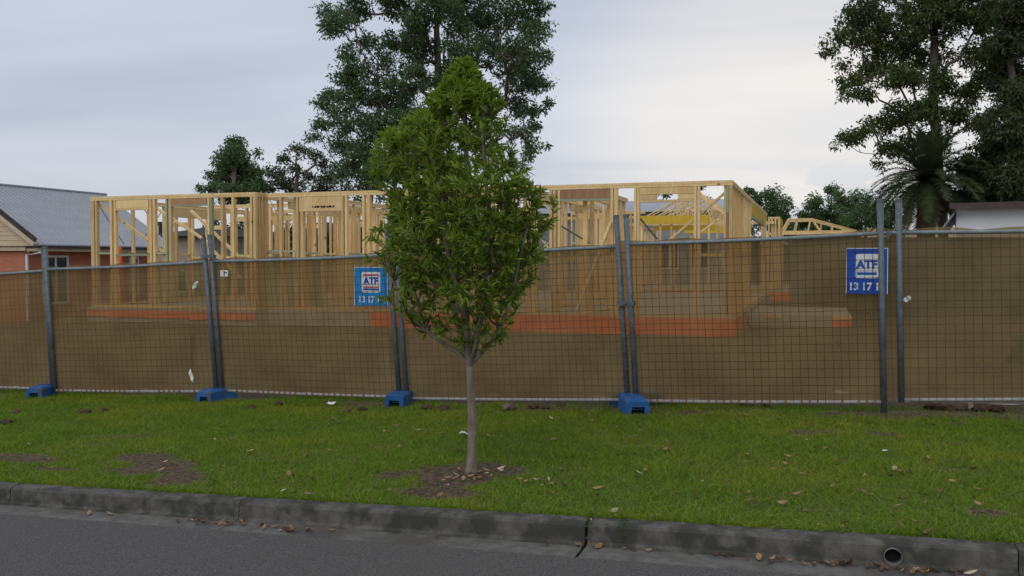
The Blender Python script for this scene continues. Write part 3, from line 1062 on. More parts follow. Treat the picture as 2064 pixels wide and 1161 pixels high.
# signs
def sign(panel_geo, x0, x1, y0, y1, dt, blue, red, label):
    t0 = TF + dt - 0.004
    A, B = at_t(x0, y0, t0), at_t(x1, y1, t0)
    cx_, cz = (A[0] + B[0]) / 2, (A[2] + B[2]) / 2
    w, h = B[0] - A[0], A[2] - B[2]
    th = Thing('fence_sign', (cx_, t0, cz - h / 2), label, 'sign', 'blue fence hire signs')
    yb = t0 - 0.0
    bd = th.part(MB().box((cx_ - w / 2, yb - 0.0015, cz - h / 2), (cx_ + w / 2, yb + 0.0015, cz + h / 2)), 'board', blue)
    edge = MB()
    for (a, b, c, d) in ((-w / 2, -w / 2 + 0.006, -h / 2, h / 2), (w / 2 - 0.006, w / 2, -h / 2, h / 2), (-w / 2 + 0.006, w / 2 - 0.006, h / 2 - 0.006, h / 2)):
        edge.box((cx_ + a, yb - 0.0026, cz + c), (cx_ + b, yb - 0.0016, cz + d))
    th.part(edge, 'white_edge', 'sign_white')
    # rounded white logo plate
    pw, ph = w * 0.56, h * 0.53
    pc = cz + h * 0.105
    r_ = 0.022
    ol = []
    for qx, qz, a0 in ((1, 1, 0), (-1, 1, 90), (-1, -1, 180), (1, -1, 270)):
        for k in range(5):
            a = math.radians(a0 + 22.5 * k)
            ol.append((cx_ + qx * (pw / 2 - r_) + r_ * math.cos(a), pc + qz * (ph / 2 - r_) + r_ * math.sin(a)))
    n = len(ol)
    plate = th.part(MB().add([(x, yb - 0.0032, z) for x, z in ol] + [(x, yb - 0.0018, z) for x, z in ol],
                             [tuple(range(n))] + [(k, (k + 1) % n, (k + 1) % n + n, k + n) for k in range(n)]), 'logo_plate', 'sign_white')

    def put(txt, size, zc, mat, name, off, par, sx=1.0, y=-0.0045):
        vs_, fs = text_mesh(txt, size, off, 0.0006)
        th.part(MB().add([(cx_ + a * sx, yb + y - c, zc + b) for a, b, c in vs_], fs), name, mat, par)

    put('ATF', ph * 0.46, pc + ph * 0.05, 'letter_blue', 'lettering', 0.0052, plate, 0.98)
    bars = ((0.36, 0.035), (-0.235, 0.035)) if red else ((-0.20, 0.008),)
    for zc, hh in bars:
        th.part(MB().box((cx_ - pw * 0.42, yb - 0.0046, pc + ph * (zc - hh)), (cx_ + pw * 0.42, yb - 0.0036, pc + ph * (zc + hh))), 'bar', 'sign_red' if red else 'letter_blue', plate)
    band = (pc + ph * -0.385, pc + ph * -0.295) if red else (pc + ph * -0.36, pc + ph * -0.25)
    th.part(MB().box((cx_ - pw * 0.42, yb - 0.0046, band[0]), (cx_ + pw * 0.42, yb - 0.0036, band[1])), 'band', 'letter_blue', plate)
    put('13 17 16', h * 0.225, cz - h * 0.345, 'sign_white', 'phone_number', 0.0028, bd, 0.93, y=-0.003)
    return th


sign(gC, 714, 782, 538, 617, 0.02, 'sign_light', True, 'bright blue ATF sign with red bars in its logo')
sign(gE, 1706, 1789, 500, 593, 0.0, 'sign_dark', False, 'deep blue ATF sign without red, partly behind a fence post')

# white tag, torn strips and scraps caught on the fence
p = at_t(452, 551, TF - 0.03)
t_ = Thing('fence_tag', (p[0], p[1], p[2] - 0.035), 'small white tag with dark marks on the wire mesh', 'tag')
t_.part(MB().box(tuple(p + (-0.052, -0.002, -0.036)), tuple(p + (0.052, 0.002, 0.036))), 'card', 'paper')
t_.part(MB().box(tuple(p + (-0.006, -0.0045, -0.03)), tuple(p + (0.006, -0.0025, 0.03))).box(tuple(p + (0.008, -0.0045, 0.004)), tuple(p + (0.040, -0.0025, 0.014))), 'dark_mark', 'dark')


def strip(x0, y0, x1, y1, w, label, name='torn_strip'):
    A, B = at_t(x0, y0, TF - 0.028), at_t(x1, y1, TF - 0.028)
    n = 9
    d = (B - A) / np.linalg.norm(B - A)
    sd_ = np.cross(d, (0, 1, 0))
    vs_, fs = [], []
    for k in range(n + 1):
        a = k / n
        c = A + (B - A) * a + np.array([0, -0.022 * math.sin(a * math.pi) - 0.01 * math.sin(a * 9), 0])
        ww = w * math.sin(math.pi * (0.12 + 0.8 * a)) * (0.8 + 0.4 * random.random())
        tw = np.array([0, 0.6 * math.sin(a * 4), 0])
        vs_ += [c - (sd_ + tw) * ww / 2, c + (sd_ + tw) * ww / 2]
    fs = [(2 * k, 2 * k + 1, 2 * k + 3, 2 * k + 2) for k in range(n)]
    return tag(MB().add(vs_, fs).build(name, 'paper', None, (A + B) / 2), label, 'plastic strip')


strip(399, 567, 389, 584, 0.040, 'short white torn strip caught high on the fence wire')
strip(384, 744, 391, 772, 0.036, 'longer white torn strip caught low on the fence wire')
strip(1835, 598, 1821, 607, 0.055, 'crumpled white plastic scrap on the wire beside a lone post', 'plastic_scrap')


# lumps: rocks, clods, litter
def lump(name, x, y, rx, ry, rz, mat, label, cat, group=None, seed=0, ground=True, t=None, rough=0.25, embed=0.25):
    p = at_z(x, y, 0.05) if t is None else at_t(x, y, t)
    if p[1] > 9.3:
        p = at_t(x, y, 8.95)
    z = float(verge_z(np.array([p[0]]), np.array([p[1]]))[0])
    bm = bmesh.new()
    bmesh.ops.create_icosphere(bm, subdivisions=3, radius=1.0)
    for v_ in bm.verts:
        c = v_.co
        n_ = float(fbm(c.x * 1.5 + seed * 7.1 + 20, c.y * 1.5 + c.z * 1.9 + seed * 3.3 + 30, 4)) - 0.5
        c *= 1 + rough * 2.4 * n_
        v_.co = (c.x * rx, c.y * ry, c.z * rz)
    me = bpy.data.meshes.new(name)
    bm.to_mesh(me)
    bm.free()
    me.materials.append(M[mat])
    o = bpy.data.objects.new(name, me)
    COL.objects.link(o)
    o.location = wpos((p[0], p[1], z + rz * (1 - embed * 1.6)))
    o.rotation_euler = (0, 0, -TH + seed * 1.3)
    return tag(o, label, cat, group)


lump('rock', 1027, 834, 0.085, 0.06, 0.05, 'rock', 'reddish brown rock below the fence right of the tree trunk', 'rock', seed=1)
lump('rock', 1461, 835, 0.062, 0.055, 0.052, 'rock', 'dark grey brown rock below the panel with deep blue sign', 'rock', seed=2)
for i, (x, y, r) in enumerate(((1290, 812, 0.05), (1380, 826, 0.045), (1505, 828, 0.06), (1545, 826, 0.05), (700, 826, 0.04), (730, 824, 0.05), (860, 826, 0.06), (895, 828, 0.05),
                               (1075, 830, 0.06), (1100, 832, 0.045), (1130, 828, 0.04), (505, 812, 0.05), (170, 812, 0.06), (210, 808, 0.045), (30, 806, 0.05), (12, 828, 0.05), (1975, 832, 0.07), (2010, 828, 0.06),
                               (660, 806, 0.045), (1885, 828, 0.08), (1910, 824, 0.06), (560, 806, 0.05))):
    lump('earth_clod', x, y, r * 1.2, r * 0.9, r * 0.55, 'clod', 'dark clod of turned earth below the fence line', 'clod', 'earth clods along the fence', seed=i + 10, rough=0.35)


def scrap(x, y, sz, label, mat='paper', name='litter_scrap', cat='litter', group=None, n=4, dz=0.018):
    p = at_z(x, y, 0.08)
    z = float(verge_z(np.array([p[0]]), np.array([p[1]]))[0])
    vs_, fs = [], []
    rr = random.Random(x * 3 + y)
    for j in range(n):
        for i in range(n):
            vs_.append((p[0] + (i / (n - 1) - 0.5) * sz * 1.6 + rr.uniform(-1, 1) * sz * 0.12, p[1] + (j / (n - 1) - 0.5) * sz + rr.uniform(-1, 1) * sz * 0.1,
                        z + dz + rr.uniform(0, 0.55) * sz))
    fs = [(j * n + i, j * n + i + 1, (j + 1) * n + i + 1, (j + 1) * n + i) for j in range(n - 1) for i in range(n - 1)]
    return tag(MB().add(vs_, fs).build(name, mat, None, (p[0], p[1], z)), label, cat, group)


scrap(1690, 818, 0.06, 'white crumpled plastic scrap on grass below the deep blue sign')
scrap(1706, 820, 0.04, 'tiny white plastic scrap beside a larger white scrap under the fence')
scrap(1871, 829, 0.035, 'small white scrap beside the torn cardboard under the fence')
scrap(936, 881, 0.05, 'pale scrap of paper on the grass behind the young tree trunk')
scrap(668, 806, 0.06, 'white plastic scrap under the fence rail left of the young tree')
scrap(1783, 948, 0.02, 'tiny white fleck of paper alone in the grass right of everything', n=3)
# torn cardboard
p = at_z(1918, 840, 0.16)
z = float(verge_z(np.array([p[0]]), np.array([p[1]]))[0])
t_ = Thing('torn_cardboard', (p[0], p[1], z), 'torn soggy cardboard tube with pale ripped ends under the fence', 'cardboard')
vs_, fs = [], []
for k in range(11):
    a = k / 10
    c = np.array([p[0] - 0.12 + 0.25 * a, p[1], z + 0.045 - 0.02 * math.sin(a * 3.1)])
    for j in range(9):
        an = math.pi * 2 * j / 9
        r_ = 0.038 * (0.85 + 0.5 * float(vnoise(a * 5, j * 1.3)))
        vs_.append(c + (0, math.cos(an) * r_ * 1.2, math.sin(an) * r_ * 0.9))
fs = [(k * 9 + j, k * 9 + (j + 1) % 9, (k + 1) * 9 + (j + 1) % 9, (k + 1) * 9 + j) for k in range(10) for j in range(9)]
t_.part(MB().add(vs_, fs), 'tube', 'card')
for sg, (dx, dz_) in ((1, (0.125, 0.05)), (-1, (-0.12, 0.045))):
    c = np.array([p[0] + dx, p[1] - 0.01, z + dz_])
    t_.part(MB().add([c + (0, -0.03, -0.03), c + (sg * 0.05, -0.03, -0.01), c + (sg * 0.04, -0.02, 0.045), c + (-sg * 0.02, -0.02, 0.03), c + (0, 0.03, 0.02)], [(0, 1, 2, 3), (2, 3, 4)]), 'ripped_flap', 'cardpale')

# fallen leaves
leaf_meshes = []
for vi in range(5):
    rr = random.Random(vi + 40)
    vs_, fs = [], []
    n = 6
    Lf, Wf = 0.062 * (0.8 + 0.5 * rr.random()), 0.026 * (0.8 + 0.5 * rr.random())
    curl = 0.35 + 0.9 * rr.random()
    for k in range(n + 1):
        a = k / n
        ww = Wf * math.sin(math.pi * min(max(a, 0.06), 0.96)) ** 0.8
        y = (a - 0.5) * Lf
        z = 0.006 + curl * 0.016 * (2 * a - 1) ** 2 + 0.003 * rr.random()
        vs_ += [(-ww / 2, y, z + ww * 0.35 * curl), (0, y, z), (ww / 2, y, z + ww * 0.3 * curl)]
    for k in range(n):
        fs += [(3 * k, 3 * k + 1, 3 * k + 4, 3 * k + 3), (3 * k + 1, 3 * k + 2, 3 * k + 5, 3 * k + 4)]
    for mt in ('dry1', 'dry2', 'dry3'):
        me = bpy.data.meshes.new('fallen_leaf')
        me.from_pydata(vs_, [], fs)
        me.materials.append(M[mt])
        leaf_meshes.append((mt, me))
byt = {m: [x for q, x in leaf_meshes if q == m] for m in ('dry1', 'dry2', 'dry3')}


def drop_leaf(s, t, z, mt, label, group, rr, sc=1.0):
    o = bpy.data.objects.new('fallen_leaf', rr.choice(byt[mt]))
    COL.objects.link(o)
    o.location = wpos((s, t, z))
    o.rotation_euler = (rr.uniform(-0.4, 0.4), rr.uniform(-0.5, 0.5), rr.uniform(0, 6.28))
    k = sc * rr.uniform(0.5, 1.1)
    o.scale = (k, k, k)
    tag(o, label, 'leaf', group)


rr = random.Random(99)
LV = {'dry1': ('brown dry leaf fallen on the grass verge', 'brown leaves on the verge'),
      'dry2': ('pale tan dry leaf fallen on the grass verge', 'pale leaves on the verge'),
      'dry3': ('dark shrivelled leaf fallen on the grass verge', 'dark leaves on the verge')}
cnt = 0
while cnt < 210:
    x = rr.triangular(0, 2064, 1700) if rr.random() < 0.75 else rr.uniform(0, 2064)
    y = rr.uniform(835, 1100)
    p = at_z(x, y, 0.1)
    p = at_z(x, y, float(verge_z(np.array([p[0]]), np.array([p[1]]))[0]) + 0.012)
    if not (KB + 0.02 < p[1] < 8.5):
        continue
    mt = rr.choices(('dry1', 'dry2', 'dry3'), (0.6, 0.10, 0.30))[0]
    where = 'close to the kerb' if p[1] < 5.6 else ('close to the fence' if p[1] > 7.4 else 'midway between kerb and fence')
    drop_leaf(p[0], p[1], p[2] + 0.004, mt, {'dry1': 'brown', 'dry2': 'pale tan', 'dry3': 'dark shrivelled'}[mt] + ' dry leaf fallen on the grass ' + where, LV[mt][1] + ' ' + where, rr)
    cnt += 1
for k in range(30):    # litter around the tree ring
    a = rr.uniform(-0.6, 3.4)
    p = at_z(960, 962, 0.11)
    s, t = p[0] + 0.18 + 0.36 * math.cos(a) * rr.uniform(0.4, 1.2), p[1] - 0.1 + 0.25 * math.sin(a) * rr.uniform(0.2, 1.2)
    z = float(verge_z(np.array([s]), np.array([t]))[0])
    mt = rr.choice(('dry1', 'dry2', 'dry1'))
    drop_leaf(s, t, z + 0.01, mt, {'dry1': 'brown dry leaf lying in the bare earth ring at the tree', 'dry2': 'pale tan leaf lying in the bare earth ring at the tree'}[mt],
              'leaves around the young tree', rr, 0.9)


def gut_z(s, t):
    return kerb_z(s) - 0.1245 + 0.006 * np.clip((t - 4.36) / 0.28, 0, 1)


gclus = [(385, 1051, 9, 0.10), (490, 1060, 9, 0.09), (575, 1068, 10, 0.10), (600, 1066, 6, 0.1), (200, 1036, 2, 0.1), (1120, 1100, 3, 0.12), (1330, 1107, 4, 0.2), (1490, 1120, 5, 0.1),
         (1560, 1135, 5, 0.08), (1660, 1142, 8, 0.10), (1710, 1140, 8, 0.08), (1755, 1143, 6, 0.1), (1850, 1155, 8, 0.08), (1930, 1158, 6, 0.1), (1240, 1108, 2, 0.1), (830, 1080, 3, 0.2)]
for x, y, n, sp in gclus:
    p = at_z(x, y, 0.0)
    p = at_z(x, y, kerb_z(p[0]) - 0.12)
    for k in range(n):
        s = p[0] + rr.gauss(0, sp)
        t = min(p[1] + rr.gauss(0, 0.025), TK - 0.06)
        if t < 4.46:
            t = 4.46 + rr.random() * 0.1
        mt = rr.choices(('dry1', 'dry3', 'dry2'), (0.5, 0.4, 0.1))[0]
        drop_leaf(s, t, float(gut_z(s, t)) + 0.006, mt, {'dry1': 'brown curled leaf lying in the concrete gutter', 'dry2': 'pale curled leaf lying in the concrete gutter', 'dry3': 'dark curled leaf lying in the concrete gutter'}[mt],
                  'leaves in the gutter', rr)


# ------------------------------------------------------------------ trees
def grow(trunk, tips, seg, rng, rise=0.35, wob=0.12, pen=1.6, chains=()):
    """branch skeleton: trunk nodes (plus leader chains), then every tip joins the nearest fitting node"""
    A = np.zeros((len(trunk) + 200 + len(tips) * 14, 3))
    free = np.zeros(len(A), bool)
    nn_ = len(trunk)
    A[:nn_] = trunk
    par = [-1] + list(range(nn_ - 1))
    free[max(2, int(nn_ * 0.35) + 1):nn_] = True
    for st_i, pts in chains:
        prev = st_i
        for p in pts:
            A[nn_] = p
            par.append(prev)
            free[nn_] = True
            prev = nn_
            nn_ += 1
    tips = np.asarray(tips)
    tp = A[:nn_].copy()
    order = np.argsort([np.min(np.linalg.norm(tp - q, axis=1)) for q in tips])
    tipnode = []
    for oi in order:
        q = tips[oi]
        d = q - A[:nn_]
        hor = np.hypot(d[:, 0], d[:, 1])
        cost = np.sqrt((d * d).sum(1)) + pen * np.maximum(0, rise * hor - d[:, 2])
        cost[~free[:nn_]] += 50
        i = int(np.argmin(cost))
        a = A[i].copy()
        L = np.linalg.norm(q - a)
        n = min(12, max(1, int(math.ceil(L / seg))))
        if nn_ + n >= len(A):
            break
        prev = i
        for k in range(1, n + 1):
            f_ = k / n
            c = a + (q - a) * f_
            c = c + np.array([0, 0, -0.10 * L * math.sin(math.pi * f_)])
            if k < n:
                c = c + rng.normal(0, wob * L / n, 3)
            A[nn_] = c
            par.append(prev)
            free[nn_] = True
            prev = nn_
            nn_ += 1
        tipnode.append(prev)
    return A[:nn_], np.array(par), np.array(tipnode)


def branch_radii(pos, par, tipnode, r_tip, r_base, n_trunk, expo=0.46):
    cnt = np.zeros(len(pos))
    cnt[tipnode] += 1
    for i in range(len(pos) - 1, 0, -1):
        if par[i] >= 0:
            cnt[par[i]] += cnt[i]
    r = r_tip * np.maximum(cnt, 1) ** expo
    r = np.minimum(r, r_base)
    if r[0] > 0:
        r *= 1.0
    return r


def tubes(P0, P1, R0, R1, n=5):
    d = P1 - P0
    d /= np.maximum(np.linalg.norm(d, axis=1, keepdims=True), 1e-6)
    ref = np.where(np.abs(d[:, 2:3]) < 0.9, np.array([[0, 0, 1.0]]), np.array([[1.0, 0, 0]]))
    a = np.cross(d, ref)
    a /= np.linalg.norm(a, axis=1, keepdims=True)
    b = np.cross(d, a)
    an = np.arange(n) * 2 * math.pi / n
    c = np.cos(an)[None, :, None] * a[:, None, :] + np.sin(an)[None, :, None] * b[:, None, :]
    v0 = P0[:, None, :] + c * R0[:, None, None]
    v1 = P1[:, None, :] + c * R1[:, None, None]
    vv = np.concatenate((v0, v1), 1).reshape(-1, 3)
    e = np.arange(len(P0))[:, None, None] * 2 * n
    k = np.arange(n)
    q = np.stack([k, (k + 1) % n, n + (k + 1) % n, n + k], -1)[None]
    return vv, (e + q).reshape(-1, 4)


def leaves(P, D, L, Wd, rng, droop=0.25, hexa=False):
    """leaf blades at P pointing along D"""
    n = len(P)
    D = D / np.maximum(np.linalg.norm(D, axis=1, keepdims=True), 1e-6)
    r = rng.normal(0, 1, (n, 3))
    side = np.cross(D, r)
    side /= np.maximum(np.linalg.norm(side, axis=1, keepdims=True), 1e-6)
    nrm = np.cross(side, D)
    L = L[:, None]
    Wd = Wd[:, None]
    if not hexa:
        mid = P + D * L * 0.45 + nrm * L * 0.06
        tip = P + D * L - np.array([[0, 0, 1.0]]) * L * droop
        vv = np.stack([P, mid + side * Wd / 2, tip, mid - side * Wd / 2], 1).reshape(-1, 3)
        return vv, np.arange(n * 4).reshape(-1, 4)
    down = np.array([[0, 0, 1.0]])
    a1 = P + D * L * 0.30 - down * L * droop * 0.10
    a2 = P + D * L * 0.68 - down * L * droop * 0.45
    tip = P + D * L - down * L * droop
    fold = nrm * Wd * 0.18
    vv = np.stack([P, a1 + side * Wd * 0.46 + fold, a2 + side * Wd * 0.40 + fold, tip, a2 - side * Wd * 0.40 + fold, a1 - side * Wd * 0.46 + fold, a1, a2], 1).reshape(-1, 3)
    base = (np.arange(n) * 8)[:, None]
    q = np.concatenate([base + np.array([[0, 1, 6, 6]]), base + np.array([[1, 2, 7, 6]]), base + np.array([[2, 3, 7, 7]]), base + np.array([[0, 6, 5, 5]]), base + np.array([[6, 7, 4, 5]]), base + np.array([[7, 3, 4, 4]])], 0)
    return vv, q


def quads_obj(name, vv, q, mat, parent, org):
    tri = q[:, 2] == q[:, 3]
    if tri.any():
        lo = np.concatenate((q[~tri].ravel(), q[tri][:, :3].ravel()))
        sz = np.concatenate((np.full((~tri).sum(), 4), np.full(tri.sum(), 3)))
    else:
        lo, sz = q.ravel(), np.full(len(q), 4)
    return np_mesh(name, vv, lo, sz, mat, parent, org)


def young_tree():
    rng = np.random.default_rng(21)
    base = at_z(950, 955, 0.108)
    base[2] = float(verge_z(np.array([base[0]]), np.array([base[1]]))[0]) - 0.01
    t0 = base[1]
    Yd = (base[0] * U + base[1] * V)[1]
    th = Thing('young_street_tree', base, 'young slender street tree with narrow green leaves in a bare earth ring', 'tree')
    px = lambda x, y, d=0.0: at_t(x, y, t0 + d)
    # outline of the crown: y, left, right
    prof_ = np.array([(128, 925, 945), (150, 905, 965), (190, 872, 1005), (225, 840, 1018), (255, 790, 1025), (275, 757, 1030), (310, 752, 1045), (350, 765, 1062), (380, 762, 1085), (405, 752, 1112),
                      (440, 742, 1108), (480, 742, 1092), (520, 752, 1080), (560, 770, 1076), (600, 775, 1058), (635, 790, 1046), (665, 820, 1025), (690, 870, 1000), (712, 905, 975)], float)
    tips = []
    scale = Yd / FOC
    while len(tips) < 2150:
        y = rng.uniform(128, 712)
        l, r = np.interp(y, prof_[:, 0], prof_[:, 1]), np.interp(y, prof_[:, 0], prof_[:, 2])
        # lobed outline
        an = rng.uniform(0, 2 * math.pi)
        rad = rng.random() ** (0.36)
        lob = 0.76 + 0.46 * float(vnoise(an * 1.9 + 9, y / 40.0))
        hw = (r - l) / 2
        cxp = (r + l) / 2
        x = cxp + math.cos(an) * rad * hw * min(lob, 1.12)
        dd = math.sin(an) * rad * min(hw, 165) * scale * lob
        p = px(x, y, dd)
        # airy pockets, more of them low down and at the sides
        hole = float(fbm(p[0] * 4.2 + 31, p[2] * 4.2 + p[1] * 1.7, 2))
        if hole < 0.335 + 0.09 * (y > 540) + 0.03 * (rad > 0.8) and rng.random() < 0.85:
            continue
        if y > 590 and rng.random() < 0.45:
            continue
        tips.append(p)
    tips = np.array(tips)
    fork = px(946, 738)
    trunk = [base, px(951, 905), px(952, 850), px(949, 790), fork]
    lead = [px(944, 690, 0.01), px(940, 620, 0.0), px(944, 540, -0.02), px(938, 450, 0.01), px(942, 360, 0.02), px(938, 270, 0.0), px(936, 190, 0.0)]
    def arm(pts):
        return (4, [px(x, y, d) for x, y, d in pts])
    arms = [arm([(925, 712, 0.0), (890, 690, -0.02), (850, 660, -0.05), (815, 620, -0.08), (790, 560, -0.10), (782, 500, -0.1)]),
            arm([(965, 718, -0.02), (990, 690, -0.05), (1012, 655, -0.08), (1030, 600, -0.10), (1045, 530, -0.1), (1062, 460, -0.1)]),
            arm([(938, 700, 0.03), (920, 640, 0.08), (895, 570, 0.14), (862, 490, 0.2), (835, 400, 0.22), (815, 330, 0.2)]),
            arm([(956, 690, 0.05), (968, 620, 0.12), (985, 540, 0.2), (1000, 450, 0.24), (1010, 370, 0.22)]),
            arm([(942, 690, -0.06), (930, 610, -0.14), (905, 520, -0.2), (890, 430, -0.22), (885, 330, -0.18), (895, 250, -0.1)]),
            arm([(958, 700, -0.06), (972, 630, -0.16), (980, 540, -0.24), (985, 430, -0.24), (975, 320, -0.15), (972, 240, -0.08)])]
    pos, par, tn = grow(trunk + lead, tips, 0.09, rng, rise=0.9, wob=0.10, pen=1.1, chains=arms)
    r = branch_radii(pos, par, tn, 0.0021, 0.026, len(trunk), 0.37)
    for i in range(len(trunk)):
        f_ = i / (len(trunk) - 1)
        r[i] = 0.034 - 0.008 * f_
    r[0] = 0.045
    tubev = MB()
    tr = []
    rad = []
    for i in range(4):
        for k in range(5):
            f_ = k / 5
            tr.append(pos[i] * (1 - f_) + pos[i + 1] * f_)
            rad.append((r[i] * (1 - f_) + r[i + 1] * f_) * (1 + 0.10 * (float(vnoise(i * 5 + k * 1.7, 2.2)) - 0.5)))
    tr.append(pos[4])
    rad.append(r[4])
    rad[0] = 0.050
    rad[1] = 0.041
    trunk_o = th.part(tubev.tube(tr, [r_ * (1 + 0.07 * math.sin(i * 2.7)) for i, r_ in enumerate(rad)], 14), 'trunk', 'bark', smooth_=True)
    idx = np.arange(5, len(pos))
    vv, q = tubes(pos[par[idx]], pos[idx], np.minimum(r[par[idx]], r[idx] * 1.25), r[idx], 5)
    big = r[idx] > 0.0075
    big4 = np.repeat(big, 5)
    for nm_, sel, mt_ in (('limbs', big4, 'bark'), ('twigs', ~big4, 'twig')):
        quads_obj(nm_, vv, q[sel], mt_, trunk_o, base)['kind'] = 'stuff'
    # leaves sit along the outer twigs
    P, D, Ls, Ws = [], [], [], []
    depth_ok = r < 0.0062
    ends = [i for i in range(5, len(pos)) if depth_ok[i]]
    istip = set(tn.tolist())
    for i in ends:
        a, b = pos[par[i]], pos[i]
        ax = (b - a) / max(np.linalg.norm(b - a), 1e-5)
        k = 14 if i in istip else 3
        for j in range(k):
            f_ = rng.random() if i not in istip else 0.2 + 0.9 * rng.random()
            c = a + (b - a) * f_
            dv = rng.normal(0, 1, 3)
            dv -= ax * (dv @ ax)
            dv /= np.linalg.norm(dv)
            dv = dv * 0.8 + ax * 0.8 + np.array([0, 0, 0.28])
            P.append(c)
            D.append(dv)
            Ls.append(rng.uniform(0.045, 0.092))
            Ws.append(rng.uniform(0.0090, 0.0155))
    vv, q = leaves(np.array(P), np.array(D), np.array(Ls), np.array(Ws), rng, 0.22, True)
    c = quads_obj('crown', vv, q, 'leaf_young', th.o, base)
    c['kind'] = 'stuff'
    print('young tree leaves', len(P))


young_tree()


def clump_tree(name, Y, base_xy, trunk_px, clumps, label, cat='tree', leaf='leaf_gum', bark='gumbark', tips_per=1.0, leaf_len=0.2, per_tip=55, depth=0.8, seed=1, r_base=0.4,
               seg=0.7, sub=0.30, group=None, r_tip=0.012, fill=0.6, gap=0.55, flat=0.8):
    """tree measured from the photograph: clumps are (x, y, radius) in photo pixels at distance Y"""
    rng = np.random.default_rng(seed)
    sc = Y / FOC
    bp = at_Y(base_xy[0], base_xy[1], Y)
    bp[2] = float(ground_z(bp[0], bp[1])) - 0.05
    th = Thing(name, bp, label, cat, group)
    xs = np.array([c[0] for c in clumps])
    xm, xw = xs.mean(), max(np.ptp(xs) / 2, 20)
    tips = []
    for (x, y, r_) in clumps:
        rel = min(1, abs(x - xm) / (xw * 1.15))
        dd = rng.uniform(-1, 1) * depth * xw * sc * math.sqrt(max(0.08, 1 - rel * rel))
        c = at_Y(x, y, Y + dd)
        R = 1.12 * r_ * sc * (Y + dd) / Y
        n = max(4, int(tips_per * (r_ / 10.0) ** 2 * 1.25))
        k = 0
        while k < n:
            q = rng.normal(0, 1, 3)
            q /= np.linalg.norm(q)
            q = q * (rng.random() ** (1 / 2.2)) * R
            q[2] *= flat
            p = c + q
            # open gaps in the foliage
            if float(fbm(p[0] * 0.42 / sub + 11 * seed, p[2] * 0.42 / sub + p[1] * 0.12, 2)) < gap * 0.78 and rng.random() < 0.88:
                k += 0.34
                continue
            tips.append(p)
            k += 1
    trunk = [bp] + [at_Y(x, y, Y) for x, y in trunk_px]
    tt = [trunk[0]]
    for a, b in zip(trunk[:-1], trunk[1:]):
        m_ = max(1, int(np.linalg.norm(b - a) / (seg * 1.3)))
        for k in range(1, m_ + 1):
            tt.append(a + (b - a) * k / m_)
    pos, par, tn = grow(tt, tips, seg, rng, rise=0.55, wob=0.14, pen=1.2)
    r = branch_radii(pos, par, tn, r_tip, r_base, len(tt), 0.40)
    r[0] = min(r_base * 1.25, r[0] * 1.3)
    idx = np.arange(1, len(pos))
    isT = idx < len(tt)
    it = idx[isT]
    vv, q = tubes(pos[par[it]], pos[it], r[par[it]], r[it], 9)
    tr = quads_obj('trunk', vv, q, bark, th.o, bp)
    ib = idx[~isT]
    vv, q = tubes(pos[par[ib]], pos[ib], np.minimum(r[par[ib]], r[ib] * 1.35), r[ib], 4)
    quads_obj('limbs', vv, q, bark, tr, bp)['kind'] = 'stuff'
    T = pos[tn]
    n = per_tip
    C = np.repeat(T, n, 0)
    g = rng.normal(0, 1, C.shape)
    g /= np.linalg.norm(g, axis=1, keepdims=True)
    rad = sub * (0.55 + 1.0 * np.repeat(rng.random(len(T)), n)) * rng.random(len(C)) ** 0.45
    P = C + g * rad[:, None] * np.array([1, 1, 0.75])
    D = g * 0.7 + rng.normal(0, 0.6, C.shape) + np.array([0, 0, -0.35])
    L = leaf_len * rng.uniform(0.65, 1.25, len(P))
    vv, q = leaves(P, D, L, L * rng.uniform(0.34, 0.58, len(P)), rng, 0.15)
    c = quads_obj('crown', vv, q, leaf, th.o, bp)
    c['kind'] = 'stuff'
    print(name, 'tips', len(T), 'leaves', len(P))
    return th


# tall gum behind the frames
clump_tree('gum_tree', 38.0, (890, 560), [(886, 420), (888, 260), (884, 170), (880, 60), (890, -60)],
           [(680, 42, 34), (712, 20, 34), (665, 62, 18), (655, 20, 16), (790, 8, 34), (830, 45, 36), (880, 10, 45), (935, 25, 45), (985, 40, 42), (1045, 25, 42), (1078, 62, 32), (1092, 15, 20),
            (735, 82, 24), (795, 90, 34), (850, 100, 34), (930, 92, 42), (990, 100, 40), (1050, 105, 42), (1095, 112, 20), (700, 105, 22),
            (718, 128, 30), (695, 155, 30), (760, 150, 32), (812, 140, 20), (672, 190, 22), (722, 190, 36), (655, 208, 22), (772, 205, 32), (830, 195, 28),
            (1060, 158, 38), (1104, 205, 12), (1030, 150, 32), (1090, 165, 22), (700, 240, 36), (645, 252, 18), (635, 275, 14), (752, 250, 36), (800, 245, 32), (686, 290, 28),
            (738, 300, 36), (716, 335, 32), (760, 345, 32), (690, 345, 24), (742, 372, 26), (1042, 215, 32), (1078, 222, 18), (1050, 268, 26), (1072, 292, 18), (1060, 312, 14), (1104, 293, 6),
            (1040, 330, 18), (1075, 250, 16), (880, 250, 36), (960, 280, 40), (840, 305, 36), (900, -50, 70), (800, -45, 55), (1000, -45, 62), (940, -105, 60), (860, -100, 55), (720, -25, 30), (1070, -30, 36),
            (800, 340, 28), (870, 350, 30), (990, 330, 26), (812, 172, 28), (842, 140, 26), (772, 118, 22), (848, 235, 28), (790, 178, 26), (838, 75, 24), (860, 160, 22), (815, 215, 24), (905, 140, 26), (925, 60, 26)],
           'tall open gum tree with pale trunk behind the young street tree', tips_per=6.2, leaf_len=0.15, per_tip=14, depth=0.5, seed=3, r_base=0.18, seg=0.45, sub=0.21, gap=0.47, r_tip=0.007)
